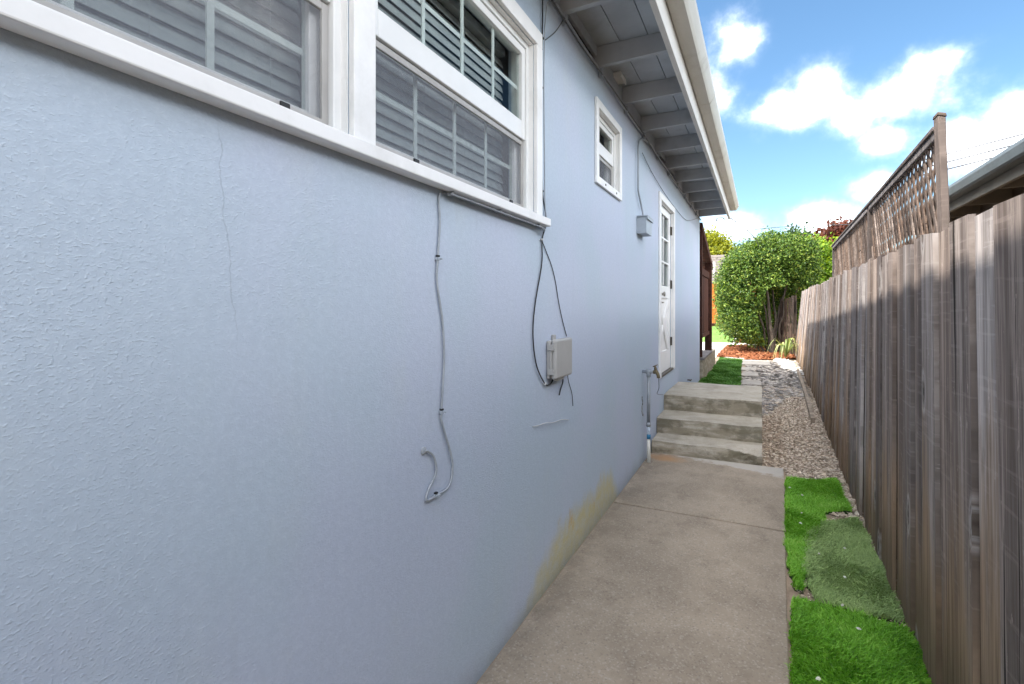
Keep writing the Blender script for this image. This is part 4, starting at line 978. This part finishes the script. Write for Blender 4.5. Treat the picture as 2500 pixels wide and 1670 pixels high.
# ------------------------------------------------------------------ vegetation
def leaf_cloud(C, n, size, mat, name, parent, shell=.55, tone_up=.35, elong=1.7, seed=0, cut=None, gaps=0.0):
    r = np.random.default_rng(seed); C = np.array(C, float)  # rows: cx, cy, cz, rx, ry, rz
    area = (C[:, 3]*C[:, 5])+(C[:, 4]*C[:, 5])+(C[:, 3]*C[:, 4]); pick = r.choice(len(C), n, p=area/area.sum())
    d = r.normal(size=(n, 3)); d /= np.linalg.norm(d, axis=1)[:, None]
    rad = 1-np.abs(r.normal(0, 1-shell, n))*.5; rad = np.clip(rad, .15, 1.06)
    P = C[pick, :3]+d*C[pick, 3:]*rad[:, None]
    # clumps: pull leaves toward random twig ends
    nc = max(60, n//38); tw = P[r.choice(n, nc)]
    if nc < n:
        own = r.choice(nc, n)
        cl = tw[own]+r.normal(0, size*1.9, (n, 3)); use = r.random(n) < .72; P[use] = cl[use]
    keep = P[:, 2] > float(gz(16.0))+.05
    if cut is not None: keep &= cut(P)
    P = P[keep]; d = d[keep]; n = len(P)
    nrm = d*.6+r.normal(0, .7, (n, 3))+np.array([-.25, -.2, .5]); nrm /= np.linalg.norm(nrm, axis=1)[:, None]
    a = np.cross(nrm, r.normal(size=(n, 3))); a /= np.linalg.norm(a, axis=1)[:, None]; b = np.cross(nrm, a)
    s = size*r.uniform(.6, 1.3, n)[:, None]; a = a*s*elong/2; b = b*s/2
    V = np.stack([P-a, P+b+nrm*s*.12, P+a, P-b+nrm*s*.12], 1).reshape(-1, 3)
    F = np.arange(4*n).reshape(n, 4)
    tone = np.clip(r.beta(2, 2.2, n)+tone_up*(r.random(n)-.5), 0, 1)
    return fastmesh(name, V, F, mat, parent, tone)
def limb(m, a, b, r0, r1, k=5, wob=.06):
    a, b = Vector(a), Vector(b); pts = []
    for i in range(k+1):
        f = i/k; p = a.lerp(b, f)
        if 0 < i < k: p += Vector((random.uniform(-wob, wob), random.uniform(-wob, wob), random.uniform(-wob, wob)*.5))
        pts.append(p)
    m.tube(smoothpath(pts, 3), [r0+(r1-r0)*i/(3*k) for i in range(3*k+1)], 7)
# big clipped shrub
G = float(gz(17))
bush = thing('clipped_shrub', 'large clipped green shrub with bare grey stems at the fence end', 'shrub', (1.3, 17.2, G))
m = MB()
for (bx, tx, tz, r0) in ((1.33, 1.15, 2.9, .085), (1.36, 1.9, 3.1, .07), (1.30, .6, 2.5, .055), (1.40, 1.45, 3.3, .06), (1.25, .95, 2.9, .045), (1.42, 2.2, 2.7, .045), (1.22, .35, 1.7, .035), (1.05, .75, 2.3, .03), (1.50, 1.75, 2.6, .04)):
    limb(m, (bx, 17.0+random.uniform(-.1, .25), G-.1), (tx, 17.1+random.uniform(-.4, .5), tz), r0*.75, .012, 6, .07)
m.build('stems', 'bark', bush, smooth=True)
BC = [(.62, 17.4, 2.15, .92, 1.0, 1.15), (.55, 17.3, 1.25, .80, .85, .75), (.95, 17.5, 2.85, .95, 1.0, .72), (1.55, 17.5, 3.05, .95, 1.0, .68), (1.98, 17.5, 2.9, .70, .9, .72), (2.10, 17.6, 2.35, .55, .7, .55), (1.1, 18.1, 2.0, 1.1, .7, 1.2), (1.75, 18.3, 2.0, .9, .5, .9), (.95, 17.1, .75, .55, .5, .38), (.25, 17.4, 1.75, .5, .8, .9), (.85, 16.9, .95, .45, .45, .5), (1.35, 16.8, 2.1, .35, .4, .45), (.2, 17.2, 2.6, .3, .4, .3), (2.2, 17.3, 3.2, .35, .4, .4), (1.25, 17.3, 3.55, .4, .5, .28)]
def bush_cut(P): # open, stemmy hollow on the fence side
    hole = ((P[:, 0]-1.62)/.62)**2+((P[:, 1]-16.7)/1.1)**2+((P[:, 2]-1.15)/1.05)**2
    lob = np.sin(P[:, 0]*6+P[:, 2]*5)*.16
    return (hole+lob > 1.0)
leaf_cloud(BC, 82000, .042, 'leaf_bush', 'foliage', bush, .62, .5, 1.6, 3, bush_cut)
leaf_cloud([(1.2, 18.9, 1.1, .8, .4, 1.0), (1.9, 18.9, 1.2, .8, .4, 1.1), (.5, 18.7, 1.0, .7, .4, .8)], 9000, .07, 'leaf_bush', 'inner_foliage', bush, .3, .2, 1.6, 5)
# strappy plant
sp_ = thing('strap_leaf_plant', 'arching strap leaved plant at the foot of the far fence', 'plant', (1.62, 15.0, float(gz(15))))
V = []; F = []; T = []
for i in range(26):
    a = random.uniform(0, 2*math.pi); L = random.uniform(.45, .72); up = random.uniform(.35, .62); w = random.uniform(.016, .026); n = 8
    base = len(V); tn = random.random()
    for k in range(n+1):
        f = k/n; rr = L*f*(.75); z = .20+up*math.sin(f*math.pi*.80)-f*f*.30*(1.1 if up < .5 else .7)
        cx, cy = 1.62+rr*math.cos(a), 15.0+rr*math.sin(a); ww = w*(1-f**2.2)+.001; q = (-math.sin(a)*ww, math.cos(a)*ww)
        V += [(cx+q[0], cy+q[1], z+.01), (cx-q[0], cy-q[1], z+.01)]
    for k in range(n): F.append((base+2*k, base+2*k+1, base+2*k+3, base+2*k+2)); T.append(min(1, max(0, tn+random.uniform(-.1, .1))))
fastmesh('leaves', V, F, 'strap', sp_, T)
# old stake fence behind the shrub's hollow
sf = thing('stake_fence', 'row of dark rough wooden stakes behind the strap leaved plant', 'stakes', (1.7, 16.4, .1))
for i, (x, y, h, lean) in enumerate(((1.50, 17.35, 1.75, .1), (1.58, 17.3, 1.7, .08), (1.67, 17.2, 1.78, .06), (1.76, 17.1, 1.8, .05), (1.80, 16.3, 1.05, .0), (1.88, 16.5, .75, .0), (1.86, 17.0, 1.85, .02), (1.95, 17.0, 1.85, .0))):
    MB().tube([(x, y, 0), (x+lean*.5, y, h*.5), (x+lean, y, h)], [.042, .04, .036], 7).build('stake', 'stake', sf)

def tree(label, cat, base, trunk_h, C, n, size, mat, seed, name='tree', r0=.16):
    t = thing(name, label, cat, base); m = MB(); b = Vector(base); top = b+Vector((0, 0, trunk_h))
    limb(m, b-Vector((0, 0, .2)), top, r0, r0*.7, 4, .05)
    for c in C[:7]: limb(m, top-Vector((0, 0, .1)), (c[0], c[1], c[2]+c[5]*.3), r0*.5, .02, 4, .12)
    m.build('trunk', 'bark', t, smooth=True)
    leaf_cloud(C, n, size, mat, 'crown', t, .55, .5, 1.6, seed); return t
tree('rounded yellow green tree beyond the shingled roof', 'tree', (-2.2, 37, .6), 2.6,
     [(-2.4, 37, 4.9, 1.7, 1.6, 1.7), (-3.8, 37, 4.6, 1.5, 1.5, 1.6), (-1.2, 36.8, 4.6, 1.3, 1.3, 1.2), (-.5, 37, 4.2, 1.0, 1.2, .9), (-3.0, 37.2, 5.6, 1.3, 1.2, 1.2), (-2.0, 37.2, 5.75, 1.1, 1.1, .95)], 21000, .12, 'leaf_yellow', 11)
tree('dark green tree behind the top of the big shrub', 'tree', (1.2, 31, .6), 2.4,
     [(.6, 31, 4.0, 1.1, 1.2, 1.1), (1.6, 31, 4.2, 1.2, 1.2, 1.15), (2.6, 31, 4.5, 1.1, 1.2, 1.15), (.0, 31.2, 3.9, .7, .9, .85), (3.3, 31.2, 4.2, .9, 1, 1.1)], 15000, .11, 'leaf_dark', 12)
tree('copper red leaved tree rising behind the lattice end', 'tree', (3.9, 24.5, .6), 2.6,
     [(3.75, 24.5, 4.35, .45, .5, .38), (4.15, 24.6, 4.3, .5, .5, .4), (3.4, 24.6, 4.1, .3, .4, .25), (4.5, 24.7, 4.2, .5, .5, .4), (3.95, 24.6, 4.68, .25, .3, .18)], 6000, .11, 'leaf_red', 13)
tree('lime green bush behind the fence beside the big shrub', 'shrub', (3.0, 20.5, .15), 1.0,
     [(2.70, 20.4, 3.25, .50, .7, .85), (3.2, 20.5, 2.6, .6, .8, .9), (3.5, 20.6, 3.0, .6, .8, .8), (2.9, 20.5, 1.9, .7, .8, .8)], 9000, .07, 'leaf_lime', 14, 'lime_bush', .07)
tree('broad green tree in the far garden behind the lattice', 'tree', (7.2, 33, .6), 2.2,
     [(6.2, 33, 3.2, 1.5, 1.4, 1.0), (7.8, 33, 3.4, 1.6, 1.4, 1.1), (9.3, 33, 3.0, 1.5, 1.4, 1.0), (4.9, 33, 3.1, 1.2, 1.2, .9)], 9000, .14, 'leaf_dark', 15)

# ------------------------------------------------------------------ far garden
cf = thing('cedar_fence', 'bright orange new cedar fence at the far end of the garden', 'fence', (0, 25.3, .6))
me = None
for i in range(56):
    if me is None: o = MB().box(0, .148, 0, .02, 0, 1.85).build('board', 'cedar', None, .003); me = o.data
    else: o = bpy.data.objects.new('board', me); COL.objects.link(o)
    o.parent = cf; o.location = (-4.2+i*.152, random.uniform(-.004, .004), .17)
MB().box(-4.2, 4.3, 25.24, 25.34, .45, .765).build('kick_board', 'redwood', cf)
fh = thing('far_house', 'pale far house with grey brown shingled roof beyond the cedar fence', 'house', (-3.5, 31, .5))
MB().box(-9, -.1, 29.2, 34, .3, 2.75).build('wall', 'farwall', fh)
rf = MB(); rf.prism([(28.7, 2.72), (28.7, 2.78), (31.5, 4.50), (34.5, 2.75), (34.5, 2.69), (31.5, 4.42)], 'x', -9.3, .15); ro = rf.build('roof', 'shingle', fh)
for i in range(11):
    f0, f1 = i/11, (i+1)/11
    y0, z0, y1, z1 = 28.7+2.8*f0, 2.79+1.72*f0, 28.7+2.8*f1+.03, 2.79+1.72*f1+.012
    MB().hexa([(-9.3, y0, z0), (.16, y0, z0), (.16, y1, z1-.005), (-9.3, y1, z1-.005), (-9.3, y0, z0+.03), (.16, y0, z0+.03), (.16, y1, z1+.004), (-9.3, y1, z1+.004)]).build('shingle_course', 'shingle', ro)
MB().tube([(-1.22, 29.5, 3.1), (-1.22, 29.5, 3.95)], .05, 10).build('vent_pipe', 'trim', ro, smooth=True)
MB().tube([(-.15, 31.3, 4.3), (-.15, 31.3, 4.62)], .09, 8).tube([(-.15, 31.3, 4.62), (-.15, 31.3, 4.72)], .14, 8).build('vent_cap', 'trim', ro)
MB().box(-9.2, .1, 28.62, 28.7, 2.66, 2.80).build('gutter', 'nbrgutter', fh)

# ------------------------------------------------------------------ small litter
PET = ['pale petal farthest from the camera on the bright turf strip', 'pale petal halfway along the bright turf strip', 'pale petal just below the middle of the bright turf strip', 'pale petal left of the middle on the faded turf', 'pale petal near the lower end of the faded turf',
       'largest pale petal at the bottom of the nearest bright turf', 'pale petal near the upper edge of the nearest bright turf', 'pale petal on the seam between faded and nearest bright turf', 'pale petal near the fence side of the faded turf', 'pale petal at the top of the bright strip near the gravel']
for i, (x, y) in enumerate(((1.25, 4.75), (1.3, 4.2), (1.28, 4.0), (1.35, 3.55), (1.45, 3.3), (1.24, 2.35), (1.44, 2.8), (1.40, 2.99), (1.5, 3.7), (1.33, 4.6))):
    m = MB(); z = float(gz(y))+.045; r_ = random.Random(i)
    pts = [(x+.011*math.cos(a)*r_.uniform(.5, 1.2), y+.014*math.sin(a)*r_.uniform(.5, 1.2), z+r_.uniform(-.003, .004)) for a in [k*1.05 for k in range(6)]]
    m.add([(x, y, z+.007)]+pts+[(x, y, z-.006)], [(0, k+1, (k+1) % 6+1) for k in range(6)]+[(7, (k+1) % 6+1, k+1) for k in range(6)])
    tag(m.build('fallen_petal', 'debris', None), PET[i], 'petal', 'pale petals fallen on the turf')
